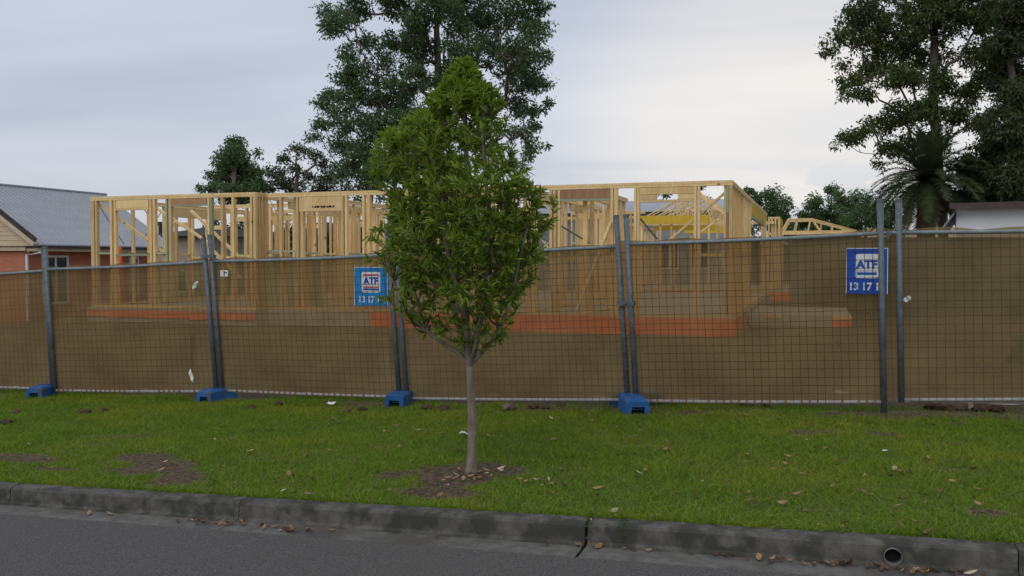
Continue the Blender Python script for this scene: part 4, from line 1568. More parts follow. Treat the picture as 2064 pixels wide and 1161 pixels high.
clump_tree('gum_tree', 48.0, (470, 560), [(470, 430), (472, 360), (474, 310)],
           [(478, 295, 22), (468, 312, 26), (452, 332, 26), (492, 330, 26), (436, 357, 20), (475, 360, 32), (512, 348, 20), (520, 372, 20), (428, 378, 14), (455, 388, 26), (500, 392, 28), (404, 381, 8), (520, 310, 8)],
           'rounded grey green gum tree rising above the left part of the frames', tips_per=8.0, leaf_len=0.17, per_tip=20, seed=4, r_base=0.16, sub=0.22, gap=0.5, depth=0.8)
clump_tree('gum_tree', 50.0, (610, 560), [(606, 430), (596, 380), (604, 335)],
           [(604, 308, 20), (575, 316, 16), (632, 312, 16), (655, 332, 18), (553, 345, 18), (592, 342, 14), (622, 358, 20), (668, 362, 22), (572, 366, 20), (545, 376, 16), (642, 384, 22), (600, 388, 22), (690, 385, 20)],
           'flat topped dark gum tree with forked limbs between two other gums', tips_per=7.0, leaf_len=0.17, per_tip=16, seed=5, r_base=0.15, sub=0.22, gap=0.6, depth=0.8, leaf='leaf_dark')
# thin stems right of it
clump_tree('gum_tree', 42.0, (742, 560), [(746, 440), (752, 380), (760, 330)],
           [(720, 400, 14), (760, 330, 24), (790, 350, 22), (735, 350, 16), (800, 390, 16), (770, 400, 14), (700, 420, 10), (725, 450, 10)],
           'spindly bare limbed gum left of the young street tree', tips_per=1.8, leaf_len=0.2, per_tip=16, seed=6, r_base=0.13, sub=0.3, gap=0.6, depth=0.8, r_tip=0.016)
# big trees on the right
clump_tree('gum_tree', 36.0, (1905, 560), [(1900, 420), (1888, 300), (1880, 180), (1885, 60), (1890, -40)],
           [(1722, 30, 34), (1692, 74, 20), (1672, 100, 16), (1664, 82, 10), (1740, 70, 36), (1780, 30, 44), (1840, 40, 50), (1900, 30, 50), (1960, 30, 46), (2020, 20, 46), (1800, 92, 40), (1870, 110, 40),
            (1712, 160, 24), (1704, 190, 16), (1750, 140, 32), (1792, 150, 28), (1740, 190, 20), (1832, 160, 36), (1900, 160, 36), (1696, 270, 10), (1716, 280, 18), (1742, 260, 24), (1782, 250, 26),
            (1686, 290, 8), (1822, 230, 36), (1872, 220, 36), (1790, 300, 22), (1832, 290, 26), (1882, 290, 30), (1932, 240, 36), (1952, 180, 32), (1970, 110, 36), (1720, -20, 30), (1790, -40, 50), (1870, -50, 60),
            (1960, -50, 60), (1900, -110, 60), (1820, -110, 45), (1768, 330, 14), (1700, 130, 12)],
           'large spreading gum tree with dark crown above the palm', tips_per=6.6, leaf_len=0.15, per_tip=15, seed=7, r_base=0.22, sub=0.21, gap=0.45, depth=0.5, r_tip=0.007, seg=0.45, leaf='leaf_gum2')
clump_tree('broadleaf_tree', 33.0, (2045, 560), [(2040, 430), (2046, 300), (2040, 150)],
           [(2040, 80, 46), (2022, 150, 42), (2056, 200, 46), (2012, 250, 40), (2056, 300, 46), (1992, 312, 34), (2032, 360, 46), (1974, 352, 34), (1990, 400, 30), (2056, 405, 34), (1945, 330, 22), (2060, 20, 44), (2120, 60, 60),
            (2130, 180, 60), (2130, 300, 60), (2080, -40, 50), (1955, 400, 26), (1935, 415, 20), (2010, 430, 26), (2120, 400, 50)],
           'very dark dense tree towering behind the white house', tips_per=7.0, leaf_len=0.15, per_tip=26, seed=8, r_base=0.22, sub=0.23, gap=0.34, depth=0.7, leaf='leaf_dark')
# wooded row far behind
far = 'far trees beyond the site'
clump_tree('broadleaf_tree', 62.0, (1550, 560), [(1552, 470), (1552, 410)],
           [(1508, 386, 12), (1526, 398, 18), (1560, 396, 20), (1586, 412, 14), (1546, 428, 24), (1580, 438, 20), (1515, 420, 18), (1500, 400, 12), (1560, 450, 22)],
           'low rounded tree beyond the right end wall of the frame', tips_per=2.6, leaf_len=0.21, per_tip=70, seed=9, r_base=0.2, sub=0.36, gap=0.35, group=far)
clump_tree('broadleaf_tree', 66.0, (1680, 560), [(1680, 470), (1680, 410)],
           [(1682, 386, 18), (1662, 404, 22), (1702, 402, 22), (1645, 430, 28), (1690, 436, 34), (1625, 446, 22), (1605, 456, 18), (1722, 422, 22), (1660, 462, 30), (1705, 465, 30), (1590, 470, 16), (1630, 475, 24)],
           'taller domed tree beyond the site with pale sky around it', tips_per=2.6, leaf_len=0.21, per_tip=70, seed=10, r_base=0.2, sub=0.36, gap=0.35, group=far)
clump_tree('broadleaf_tree', 60.0, (1745, 560), [(1745, 470), (1745, 420)],
           [(1736, 400, 14), (1748, 396, 12), (1735, 425, 22), (1756, 430, 28), (1720, 452, 24), (1770, 450, 30), (1790, 420, 26), (1800, 455, 30)],
           'thin topped far tree next to the palm', tips_per=2.3, leaf_len=0.19, per_tip=60, seed=11, r_base=0.2, sub=0.34, gap=0.5, group=far)
# trees and shrubs seen through the frames
thru = 'shrubs seen through the frames'
for i, (x, y, Y, w, lab) in enumerate(((492, 478, 44, 40, 'dark shrub behind the narrow doorway of the frame'), (600, 486, 40, 46, 'leafy shrub behind the wide header of the frame'), (690, 470, 46, 48, 'tall loose shrub behind the middle studs'),
                                       (860, 470, 50, 60, 'broad shrub behind the young street tree crown'), (1020, 470, 50, 50, 'shrub row end behind the brown lintel'), (425, 470, 52, 30, 'small shrub by the beige shed'),
                                       (1320, 395, 64, 34, 'rounded treetop above the rear roof trusses'), (1410, 398, 66, 26, 'small treetop beside the end wall above the trusses'),
                                       (1520, 478, 56, 34, 'low shrub behind the opening of the right end wall'), (1590, 484, 54, 34, 'low shrub behind the hip roof trusses'), (1655, 486, 52, 40, 'low shrub below the domed far tree'))):
    clump_tree('shrub', Y, (x, 560), [(x, 520), (x, y)], [(x, y - 20, w * 0.55), (x - w * 0.5, y + 6, w * 0.5), (x + w * 0.5, y + 4, w * 0.5), (x, y + 26, w * 0.6), (x - w * 0.5, y + 40, w * 0.45), (x + w * 0.5, y + 40, w * 0.45)],
               lab, 'shrub', tips_per=1.6, leaf_len=0.18, per_tip=55, seed=30 + i, r_base=0.1, sub=0.32, gap=0.4, group=thru, leaf='leaf_shrub' if i in (1, 2) else 'leaf_dark')


# palm
def palm():
    rng = np.random.default_rng(5)
    Y = 33.0
    c = at_Y(1868, 368, Y)
    bp = at_Y(1866, 560, Y)
    bp[2] = float(ground_z(bp[0], bp[1])) - 0.05
    th = Thing('date_palm', bp, 'dark date palm with arching fronds below the large gum', 'palm tree')
    pts = [bp + (c - bp) * k / 8 for k in range(9)]
    th.part(MB().tube(pts, [0.36, 0.31, 0.29, 0.29, 0.30, 0.31, 0.33, 0.36, 0.24], 12), 'trunk', 'palmbark', smooth_=True)
    nfr = 96
    for k in range(nfr):
        az = k * 2.39996 + rng.normal(0, 0.15)
        lev = k / nfr
        el = math.radians(84 - 118 * lev + rng.normal(0, 6))
        L = rng.uniform(2.0, 2.55)
        d = np.array([math.cos(az) * math.cos(el), math.sin(az) * math.cos(el), math.sin(el)])
        spine = []
        p = c + np.array([0, 0, 0.05])
        n = 14
        for i in range(n + 1):
            spine.append(p.copy())
            d = d + np.array([0, 0, -0.085 - 0.05 * (i / n)])
            d /= np.linalg.norm(d)
            p = p + d * L / n
        spine = np.array(spine)
        dry = lev > 0.90
        mb = MB().tube(spine, [0.022 * (1 - 0.8 * i / n) for i in range(n + 1)], 4)
        vs_, fs = [], []
        for i in range(3, n * 6):
            f_ = i / 6
            a = int(f_)
            if a >= n:
                break
            q = spine[a] + (spine[a + 1] - spine[a]) * (f_ - a)
            ax = spine[a + 1] - spine[a]
            ax /= np.linalg.norm(ax)
            sdv = np.cross(ax, (0, 0, 1.0))
            sdv /= max(np.linalg.norm(sdv), 1e-5)
            upv = np.cross(sdv, ax)
            ll = 0.48 * math.sin(math.pi * (0.12 + 0.84 * f_ / n)) ** 0.7 * rng.uniform(0.85, 1.1)
            for sg in (-1, 1):
                e = q + (sdv * sg * rng.uniform(0.55, 0.85) + ax * 0.6 + upv * rng.uniform(-0.1, 0.4)) * ll + np.array([0, 0, -0.10 * ll])
                w_ = ax * 0.020
                vs_ += [q - w_, q + w_, e]
                fs.append((len(vs_) - 3, len(vs_) - 2, len(vs_) - 1))
        mb.add(vs_, fs)
        o = th.part(mb, 'frond', 'dead_palm' if dry else 'leaf_palm')


palm()


# ------------------------------------------------------------------ timber house frame in front
SLAB = 0.56
TOP = 3.03
TW = 16.16        # outer face of the main front wall
TL = 15.76        # outer face of the projecting left wall
SR = at_t(1476, 450, TW)[0]
SJ = at_t(515, 450, TL)[0]
SL = at_t(182, 450, TL)[0]
TB = 28.0         # rear wall

fr = Thing('timber_house_frame', ((SL + SR) / 2, (TW + TB) / 2, SLAB), 'unroofed pine stud frame of a new house on a slab behind the fence', 'house frame')
frng = random.Random(4)


def lum(name, lo, hi, mat='pine', par=None):
    return fr.part(MB().box(lo, hi), name, mat, par)


def sx(x, t):
    return at_t(x, 450, t)[0]


def front_wall(t0, studs, s0, s1, headers, noggs, mat='pine'):
    lum('bottom_plate', (s0, t0, SLAB + 0.002), (s1, t0 + 0.09, SLAB + 0.047), mat)
    lum('top_plate', (s0, t0, TOP - 0.09), (s1, t0 + 0.09, TOP - 0.046), mat)
    lum('top_plate', (s0 - 0.003, t0 - 0.003, TOP - 0.045), (s1 + 0.003, t0 + 0.093, TOP), mat)
    for x, w, m in studs:
        s = sx(x, t0) if x > 100 else x
        s = min(max(s, s0 + w / 2), s1 - w / 2)
        lum('stud', (s - w / 2, t0 + 0.002, SLAB + 0.047), (s + w / 2, t0 + 0.088, TOP - 0.09), m)
    for x0, x1, z0, z1, m, nm in headers:
        lum(nm, (sx(x0, t0), t0 + 0.004, z0), (sx(x1, t0), t0 + 0.086, z1), m)
    for x0, x1, z0, m in noggs:
        lum('noggin', (sx(x0, t0), t0 + 0.012, z0 - 0.022), (sx(x1, t0), t0 + 0.082, z0 + 0.022), m)


P_, P2, G_, R_ = 'pine', 'pine2', 'green', 'redbeam'
hid = [(x, 0.05, P_) for x in (795, 838, 882, 890, 935, 985, 992, 1035, 1075)]
front_wall(TW, [(533, 0.07, P2), (565, 0.06, P_), (599, 0.05, P_), (608, 0.06, P_), (690, 0.05, P_), (697, 0.045, P_), (732, 0.05, P_), (742, 0.07, P2)] + hid +
           [(1110, 0.06, P_), (1119, 0.045, P_), (1126, 0.045, P_), (1233, 0.05, P_), (1241, 0.06, P_), (1280, 0.045, P_), (1286, 0.05, P_), (1401, 0.05, P_), (1408, 0.045, P_), (1461, 0.04, P_), (1473, 0.06, P_)],
           sx(528, TW), SR,
           [(603, 688, 2.63, 2.935, P_, 'header'), (1129, 1230, 2.765, 2.935, R_, 'header'), (1122, 1237, 2.722, 2.762, G_, 'header_plate'),
            (1289, 1398, 2.81, 2.935, P_, 'header'), (1289, 1323, 2.71, 2.805, P_, 'header_block'), (1366, 1398, 2.71, 2.805, P_, 'header_block'), (1289, 1398, 2.665, 2.707, P_, 'sill_plate'), (780, 880, 2.7, 2.935, P_, 'header'), (900, 980, 2.72, 2.935, P_, 'header')],
           [(536, 562, 1.80, G_), (568, 596, 1.80, G_), (1412, 1459, 1.7, P_), (1247, 1278, 1.7, P_)])
lum('stud', (sx(1466, TW) - 0.02, TW + 0.004, SLAB + 0.047), (sx(1466, TW) + 0.02, TW + 0.06, 2.45), 'redbeam')
lum('stud', (sx(1466, TW) - 0.02, TW + 0.004, 2.451), (sx(1466, TW) + 0.02, TW + 0.06, TOP - 0.09), 'green')
front_wall(TL, [(186, 0.09, P_), (193, 0.045, P_), (223, 0.06, P_), (231, 0.05, P_), (303, 0.05, P_), (310, 0.06, P_), (335, 0.035, G_), (342, 0.06, P_), (420, 0.05, P_), (425, 0.035, G_), (447, 0.055, P_), (469, 0.055, P_), (506, 0.045, P_), (513, 0.06, P_)],
           SL, SJ,
           [(234, 299, 2.76, 2.935, P_, 'header'), (232, 300, 2.715, 2.757, P_, 'header_plate'), (345, 416, 2.81, 2.935, R_, 'header'), (345, 417, 2.775, 2.807, G_, 'header_plate')],
           [(197, 220, 1.76, G_), (234, 300, 1.72, G_), (314, 333, 1.76, G_), (428, 444, 1.7, P_), (474, 503, 1.7, P_)])
# return of the projecting wall and the left end wall, right side wall
def side_wall(s0, ta, tb, sp, outer, skip=(), beam=None, studs_m=(P_, P2), top=TOP, nog=True):
    """wall running away from the street; outer = thickness direction"""
    a, b = (s0 - 0.09, s0) if outer > 0 else (s0, s0 + 0.09)
    lum('bottom_plate', (a, ta, SLAB + 0.003), (b, tb, SLAB + 0.048))
    lum('top_plate', (a, ta, top - 0.091), (b, tb, top - 0.047))
    lum('top_plate', (a - 0.002, ta, top - 0.046), (b + 0.002, tb, top - 0.001))
    t = ta + 0.05
    while t < tb:
        if not any(x < t < y for x, y in skip):
            lum('stud', (a + 0.003, t - 0.022, SLAB + 0.048), (b - 0.003, t + 0.022, top - 0.091), frng.choice(studs_m))
        t += sp * frng.uniform(0.94, 1.06)
    if nog:
        tt_ = [ta] + [x for q in skip for x in q] + [tb]
        for x, y in zip(tt_[0::2], tt_[1::2]):
            if y - x > 0.6:
                lum('noggin', (a + 0.012, x + 0.1, 1.74), (b - 0.012, y - 0.1, 1.785), frng.choice((P_, G_)))
    for x, y, z0, z1, m in (beam or ()):
        lum('header', (a + 0.004, x, z0), (b - 0.004, y, z1), m)


side_wall(SJ, TL + 0.096, TW - 0.005, 0.12, 1, nog=False)
side_wall(SL, TL + 0.097, TB - 4.0, 0.55, -1, skip=((18.4, 20.4),), beam=((18.35, 20.45, 2.7, 2.935, P_),))
side_wall(SR, TW + 0.097, TB - 0.1, 0.42, 1, skip=((TW + 5.1, TW + 10.7),), beam=((TW + 5.05, TW + 10.75, 2.66, 2.935, 'yellow'), (TW + 5.05, TW + 10.75, 2.60, 2.655, G_)), studs_m=(P2, P_, P2))
# inner cross walls
for s0, ta, tb in ((sx(300, 18), 19.0, 23.9), (SJ - 0.3, 16.6, 22.4), (sx(640, 20), 19.2, 25.0), (sx(760, 20), 16.35, 21.0), (sx(960, 20), 18.0, 25.0), (sx(1110, 18), 16.35, 19.0), (sx(1150, 20), 19.2, 26.0), (sx(1262, 20), 16.35, 20.2)):
    side_wall(s0, ta, tb, 0.5, 1, skip=((ta + 1.0, ta + 1.9),), beam=((ta + 0.95, ta + 1.95, 2.78, 2.935, P_),))


def inner_wall(t0, s0, s1, sp, gaps=(), mats=(P_, P2)):
    lum('bottom_plate', (s0, t0, SLAB + 0.004), (s1, t0 + 0.09, SLAB + 0.049))
    lum('top_plate', (s0, t0, TOP - 0.092), (s1, t0 + 0.09, TOP - 0.048))
    lum('top_plate', (s0, t0 - 0.002, TOP - 0.047), (s1, t0 + 0.092, TOP - 0.002))
    s = s0 + 0.03
    while s < s1:
        if not any(a < s < b for a, b in gaps):
            lum('stud', (s - 0.0225, t0 + 0.003, SLAB + 0.049), (s + 0.0225, t0 + 0.087, TOP - 0.092), frng.choice(mats))
        s += sp * frng.uniform(0.9, 1.1)
    for a, b in gaps:
        for e in (a - 0.02, b + 0.02):
            lum('stud', (e - 0.03, t0 + 0.003, SLAB + 0.049), (e + 0.03, t0 + 0.087, TOP - 0.092), P_)
        lum('header', (a, t0 + 0.005, 2.60), (b, t0 + 0.085, 2.72), P_)
    edges = [s0] + [x for q in gaps for x in q] + [s1]
    for a, b in zip(edges[0::2], edges[1::2]):
        if b - a > 0.4:
            lum('noggin', (a + 0.05, t0 + 0.012, 1.66), (b - 0.05, t0 + 0.08, 1.705), frng.choice((P_, G_, P_)))


inner_wall(19.1, sx(420, 19.1), sx(640, 19.1), 0.62, ((sx(474, 19.1), sx(494, 19.1)), (sx(545, 19.1), sx(590, 19.1))))
inner_wall(21.5, SL + 0.1, sx(640, 21.5), 0.6, ((sx(345, 21.5), sx(385, 21.5)), (sx(530, 21.5), sx(560, 21.5))))
inner_wall(22.6, sx(640, 22.6), sx(1000, 22.6), 0.62, ((sx(700, 22.6), sx(735, 22.6)),))
inner_wall(20.6, sx(1060, 20.6), sx(1230, 20.6), 0.62, ((sx(1165, 20.6), sx(1215, 20.6)),))
inner_wall(25.2, sx(1150, 25.2), sx(1300, 25.2), 0.62)
inner_wall(TB - 4.1, SL + 0.1, sx(760, 24), 0.6, ((sx(420, 24), sx(455, 24)), (sx(600, 24), sx(650, 24))))
inner_wall(TB, sx(800, TB), sx(1290, TB), 0.7, ((sx(900, TB), sx(960, TB)),))
lum('beam', (sx(1290, TB), TB + 0.005, 2.76), (sx(1430, TB), TB + 0.085, 3.02), 'yellow')
lum('beam', (sx(1325, 29), 28.4, 2.56), (sx(1447, 29), 28.48, 2.72), 'yellow')
for x in (1292, 1330, 1352, 1428, 1445):
    s = sx(x, TB)
    lum('stud', (s - 0.03, TB + 0.1, SLAB + 0.049), (s + 0.03, TB + 0.19, 2.75), P_)
# diagonal braces
def brace(x0, y0, x1, y1, ta, tb=None, w=0.045, h=0.09, mat=P_, name='brace'):
    A, B = at_t(x0, y0, ta), at_t(x1, y1, tb or ta)
    return fr.part(MB().beam(A, B, w, h, up=(0, 1, 0)), name, mat)


brace(196, 408, 346, 520, TL + 0.14)
brace(313, 418, 425, 492, 17.2)
brace(385, 424, 486, 522, 17.6)
brace(424, 500, 484, 560, 16.6)
brace(1340, 492, 1462, 388, TW + 0.14, None, 0.04, 0.09)
brace(1290, 440, 1325, 482, TW + 0.14, None, 0.03, 0.05, 'strap')
brace(1408, 470, 1452, 440, 19.0, None, 0.04, 0.07)
brace(1232, 446, 1160, 632, TW - 0.06, TW - 0.5, 0.045, 0.09, P_, 'prop')
brace(1060, 430, 1105, 500, 18.0, None, 0.03, 0.09)
brace(1130, 455, 1205, 500, 18.6, None, 0.03, 0.06, 'strap')
brace(198, 412, 250, 492, 18.0, None, 0.004, 0.03, 'strap', 'strap_brace')
brace(288, 418, 300, 436, 18.0, None, 0.004, 0.03, 'strap', 'strap_brace')
brace(330, 420, 290, 480, 18.6, None, 0.004, 0.03, 'strap', 'strap_brace')
brace(540, 398, 585, 470, 19.0, None, 0.004, 0.03, 'strap', 'strap_brace')
# treated sheets and offcuts standing against the studs
lum('sheet', (sx(534, 17), 17.0, 0.6), (sx(560, 17), 17.02, 1.70), 'green')
lum('sheet', (sx(575, 17), 17.1, 0.6), (sx(640, 17), 17.12, 1.66), 'green')
# printed text on the wide header: dark stencil marks
hx0 = sx(630, TW)
stencil = MB()
for k in range(11):
    w_ = 0.022 + 0.016 * (k % 3)
    x = hx0 + k * 0.048
    stencil.box((x, TW + 0.0005, 2.70), (x + w_, TW + 0.003, 2.745 - 0.006 * (k % 2)))
fr.part(stencil, 'stencil_print', 'dark')

# slab with its orange membrane
sl = Thing('concrete_slab', ((SL + SR) / 2, TW, 0.2), 'pale concrete floor slab under the stud frame edged with orange membrane', 'slab')
sl.part(MB().box((SJ + 0.02, TW - 0.06, 0.15), (SR + 0.06, TB + 1.0, SLAB)), 'floor', 'slab')
sl.part(MB().box((SL - 0.06, TL - 0.06, 0.15), (SJ + 0.018, TB - 3.5, SLAB)), 'floor', 'slab')


def membrane(th, pts, z0=0.24, z1=0.556, off=0.006):
    """thin wavy plastic along a slab edge given in (s, t) corner points"""
    vs_, fs = [], []
    P = []
    for (a, b) in zip(pts[:-1], pts[1:]):
        L = math.dist(a, b)
        n = max(2, int(L / 0.12))
        for k in range(n + (1 if b == pts[-1] else 0)):
            P.append((a[0] + (b[0] - a[0]) * k / n, a[1] + (b[1] - a[1]) * k / n))
    for i, (s, t) in enumerate(P):
        w = float(vnoise(i * 0.7, 4.4))
        vs_ += [(s, t, z1 + 0.004 * w), (s + 0.01 * (w - 0.5), t - 0.012 * w, (z0 + z1) / 2), (s, t - 0.045 * w - 0.01, z0 - 0.03 * w)]
    for i in range(len(P) - 1):
        fs += [(3 * i, 3 * i + 1, 3 * i + 4, 3 * i + 3), (3 * i + 1, 3 * i + 2, 3 * i + 5, 3 * i + 4)]
    return th.part(MB().add(vs_, fs), 'orange_membrane', 'orange', smooth_=True)


membrane(sl, [(SL - 0.06, TL - 0.075), (SJ + 0.018, TL - 0.075)], 0.36, 0.50)
membrane(sl, [(sx(750, TW), TW - 0.075), (SR + 0.075, TW - 0.075), (SR + 0.075, TW + 2.6)], 0.22, 0.556)

# low side slab to the right of the frame
a0 = at_z(1536, 655, 0.25)
a1 = at_z(1716, 655, 0.25)
tS = a0[1]
s2 = Thing('side_slab', ((a0[0] + a1[0]) / 2, tS, 0.2), 'low concrete porch slab beside the right end of the frame', 'slab')
s2.part(MB().box((SR + 0.09, tS, 0.15), (at_t(1716, 655, tS)[0], tS + 3.4, 0.47)), 'floor', 'slab')
e1 = at_t(1678, 655, tS)[0]
e2 = at_t(1716, 655, tS)[0]
membrane(s2, [(e1, tS - 0.012), (e2 + 0.006, tS - 0.012)], 0.25, 0.38)
s2.part(MB().box((e1, tS - 0.03, 0.385), (e2, tS + 0.03, 0.475)), 'edge_board', 'pine2')
s2.part(MB().box((at_t(1500, 640, tS)[0] + 0.4, tS - 0.02, 0.40), (at_t(1575, 640, tS)[0], tS + 0.03, 0.475)), 'edge_board', 'pine2')

# string line and its pegs in front of the slab
pa, pb = at_t(388, 684, 10.6), at_t(790, 684, 10.6)
sg_ = Thing('string_line', (pa + pb) / 2, 'pale builder string line stretched between two pegs behind the fence', 'string line')
sg_.org = (pa + pb) / 2
sg_.part(MB().tube([pa, (pa + pb) / 2 - (0, 0, 0.01), pb], 0.006, 5), 'string', 'string')
for q in (pa, pb):
    sg_.part(MB().box((q[0] - 0.02, q[1] - 0.02, float(ground_z(q[0], q[1])) - 0.05), (q[0] + 0.02, q[1] + 0.02, q[2] + 0.05)), 'peg', 'clod')

# ------------------------------------------------------------------ rear frame with roof trusses
TR_ = 31.5
rs0, rs1 = sx(1255, TR_), sx(1560, TR_)
rf = Thing('trussed_house_frame', ((rs0 + rs1) / 2, TR_ + 3, SLAB), 'rear pine house frame with roof trusses seen through the front frame', 'house frame')


def rl(name, lo, hi, mat='pine'):
    return rf.part(MB().box(lo, hi), name, mat)


rl('top_plate', (rs0, TR_, 2.85), (rs1, TR_ + 0.09, 2.94))
rl('bottom_plate', (rs0, TR_, SLAB + 0.003), (rs1, TR_ + 0.09, SLAB + 0.05))
s = rs0 + 0.05
while s < rs1:
    rl('stud', (s - 0.025, TR_ + 0.003, SLAB + 0.05), (s + 0.025, TR_ + 0.087, 2.85), frng.choice((P_, P2)))
    s += 0.6
rl('beam', (sx(1380, TR_), TR_ - 0.09, 2.55), (sx(1470, TR_), TR_ - 0.004, 2.75), 'yellow')
for wall_s in (rs0 + 0.02, rs1 - 0.11):
    rl('top_plate', (wall_s, TR_ + 0.1, 2.85), (wall_s + 0.09, TR_ + 6.0, 2.94))
    t = TR_ + 0.5
    while t < TR_ + 6:
        rl('stud', (wall_s + 0.004, t - 0.022, SLAB + 0.05), (wall_s + 0.086, t + 0.022, 2.85))
        t += 0.6


def truss(thing, A, B, apex, nweb=4, w=0.04, h=0.075, mat='pine'):
    """one nailed roof truss between the eave points A and B as a part with its webs"""
    A, B, apex = (np.array(q, float) for q in (A, B, apex))
    up = (0, 1, 0)
    root = thing.part(MB().beam(A, B, w, h, up), 'truss', mat)
    thing.part(MB().beam(A + (0, 0, 0.03), apex, w * 0.98, h, up), 'top_chord', mat, root)
    thing.part(MB().beam(B + (0, 0, 0.03), apex, w * 0.98, h, up), 'top_chord', mat, root)
    for k in range(nweb):
        f_ = (k + 0.7) / nweb
        lo_ = A + (B - A) * f_
        g_ = 0.5 * (f_ + (0.5 if k < nweb / 2 else 0.5))
        g_ = min(max(f_ + (0.12 if k % 2 else -0.12), 0.08), 0.92)
        hi_ = A + (apex - A) * (g_ / 0.5) if g_ < 0.5 else B + (apex - B) * ((1 - g_) / 0.5)
        thing.part(MB().beam(lo_, hi_, w * 0.9, h * 0.75, up), 'web', mat, root)
    return root


midS = sx(1395, TR_)
for k in range(9):
    t = TR_ + 0.15 + k * 0.75
    truss(rf, (sx(1285, TR_), t, 3.0), (sx(1475, TR_), t, 3.0), (midS, t, 4.05 + (0.08 if k % 2 else 0)), 6)
rf.part(MB().box((rs0 - 0.1, TR_ - 0.4, 0.15), (rs1 + 2.4, TR_ + 7, SLAB - 0.004)), 'floor', 'slab')
o_ = membrane(rf, [(sx(1318, TR_), TR_ - 0.42), (sx(1445, TR_), TR_ - 0.42)], 0.26, 0.54)
o_ = membrane(rf, [(sx(1543, TR_), TR_ - 0.42), (sx(1602, TR_), TR_ - 0.42)], 0.26, 0.54)

# hip roof frame at the far right
TH2 = 38.0
hf = Thing('hip_roof_frame', (sx(1640, TH2), TH2 + 2, SLAB), 'low hip roof trusses on pine walls right of the main frame', 'house frame')
h0, h1 = sx(1545, TH2), sx(1735, TH2)
zp = at_t(1600, 468, TH2)[2]
zt = at_t(1600, 441, TH2)[2]
hf.part(MB().box((h0, TH2, zp - 0.1), (h1, TH2 + 0.09, zp)), 'top_plate', 'pine')
hf.part(MB().box((h0, TH2, SLAB), (h1, TH2 + 0.09, SLAB + 0.05)), 'bottom_plate', 'pine')
s = h0 + 0.05
while s < h1:
    hf.part(MB().box((s - 0.025, TH2 + 0.003, SLAB + 0.05), (s + 0.025, TH2 + 0.087, zp - 0.1)), 'stud', frng.choice((P_, P2)))
    s += 0.6
xs = [1592, 1614, 1635]
for k in range(4):
    t = TH2 + 0.2 + k * 0.8
    A = np.array([sx(1575, TH2), t, zp + 0.04])
    B = np.array([sx(1728, TH2), t, zp + 0.04])
    c1_ = np.array([sx(1588, TH2), t, zt])
    c2_ = np.array([sx(1637, TH2), t, zt])
    up = (0, 1, 0)
    root = hf.part(MB().beam(A, B, 0.045, 0.08, up), 'truss', 'pine')
    hf.part(MB().beam(c1_, c2_, 0.044, 0.09, up), 'top_chord', 'pine', root)
    hf.part(MB().beam(c2_, B, 0.044, 0.10, up), 'top_chord', 'pine', root)
    hf.part(MB().beam(A, c1_, 0.044, 0.09, up), 'top_chord', 'pine', root)
    for x in (1600, 1628, 1655, 1678, 1700):
        b_ = np.array([sx(x, TH2), t, zp + 0.05])
        zz = zt if x < 1637 else zt + (zp - zt) * (x - 1637) / 91
        hf.part(MB().beam(b_, (b_[0] + (0.10 if x < 1640 else 0.0), t, zz), 0.04, 0.06, up), 'web', 'pine', root)
    hf.part(MB().beam((sx(1640, TH2), t, zt - 0.1), (sx(1655, TH2), t, zp + 0.05), 0.04, 0.06, up), 'web', 'pine', root)
# stepped wall stub between the two
T3 = 33.0
b0, b1 = sx(1548, T3), sx(1572, T3)
zc = at_t(1560, 437, T3)[2]
st3 = Thing('stud_wall_stub', ((b0 + b1) / 2, T3, SLAB), 'short raised stud wall at the corner behind the right end wall', 'house frame')
st3.part(MB().box((b0, T3, zc - 0.09), (b1, T3 + 0.09, zc)), 'top_plate', 'pine')
for x in (1549, 1556, 1563, 1571):
    s = min(max(sx(x, T3), b0 + 0.03), b1 - 0.03)
    st3.part(MB().box((s - 0.03, T3 + 0.003, 0.15), (s + 0.03, T3 + 0.087, zc - 0.09)), 'stud', 'pine')
st3.part(MB().box((b1 - 0.09, T3 + 0.095, zc - 0.28), (b1, T3 + 3.0, zc)), 'beam', 'yellow')
for k in range(5):
    st3.part(MB().box((b1 - 0.086, T3 + 0.2 + k * 0.62, 0.15), (b1 - 0.004, T3 + 0.25 + k * 0.62, zc - 0.28)), 'stud', 'pine2')

# ------------------------------------------------------------------ buildings around
def window(th, s0, s1, z0, z1, t, axis='s', mullions=1):
    """recessed glass with a white frame, set in a wall facing -t (axis s) or +s (axis t)"""
    def bx(a0, a1, c0, c1, d0, d1):
        return (((a0, t + d0, c0), (a1, t + d1, c1)) if axis == 's' else ((t - d1, a0, c0), (t - d0, a1, c1)))
    w = th.part(MB().box(*bx(s0, s1, z0, z1, -0.004, 0.03)), 'window', 'glass')
    f_ = 0.07
    fm = MB()
    for a0, a1, c0, c1 in ((s0 - f_, s0, z0 - f_, z1 + f_), (s1, s1 + f_, z0 - f_, z1 + f_), (s0, s1, z1, z1 + f_), (s0, s1, z0 - f_, z0)):
        fm.box(*bx(a0, a1, c0, c1, -0.05, 0.02))
    th.part(fm, 'frame', 'frame_white', w)
    for k in range(mullions):
        m_ = s0 + (s1 - s0) * (k + 1) / (mullions + 1)
        th.part(MB().box(*bx(m_ - 0.03, m_ + 0.03, z0, z1, -0.04, -0.006)), 'mullion', 'frame_white', w)


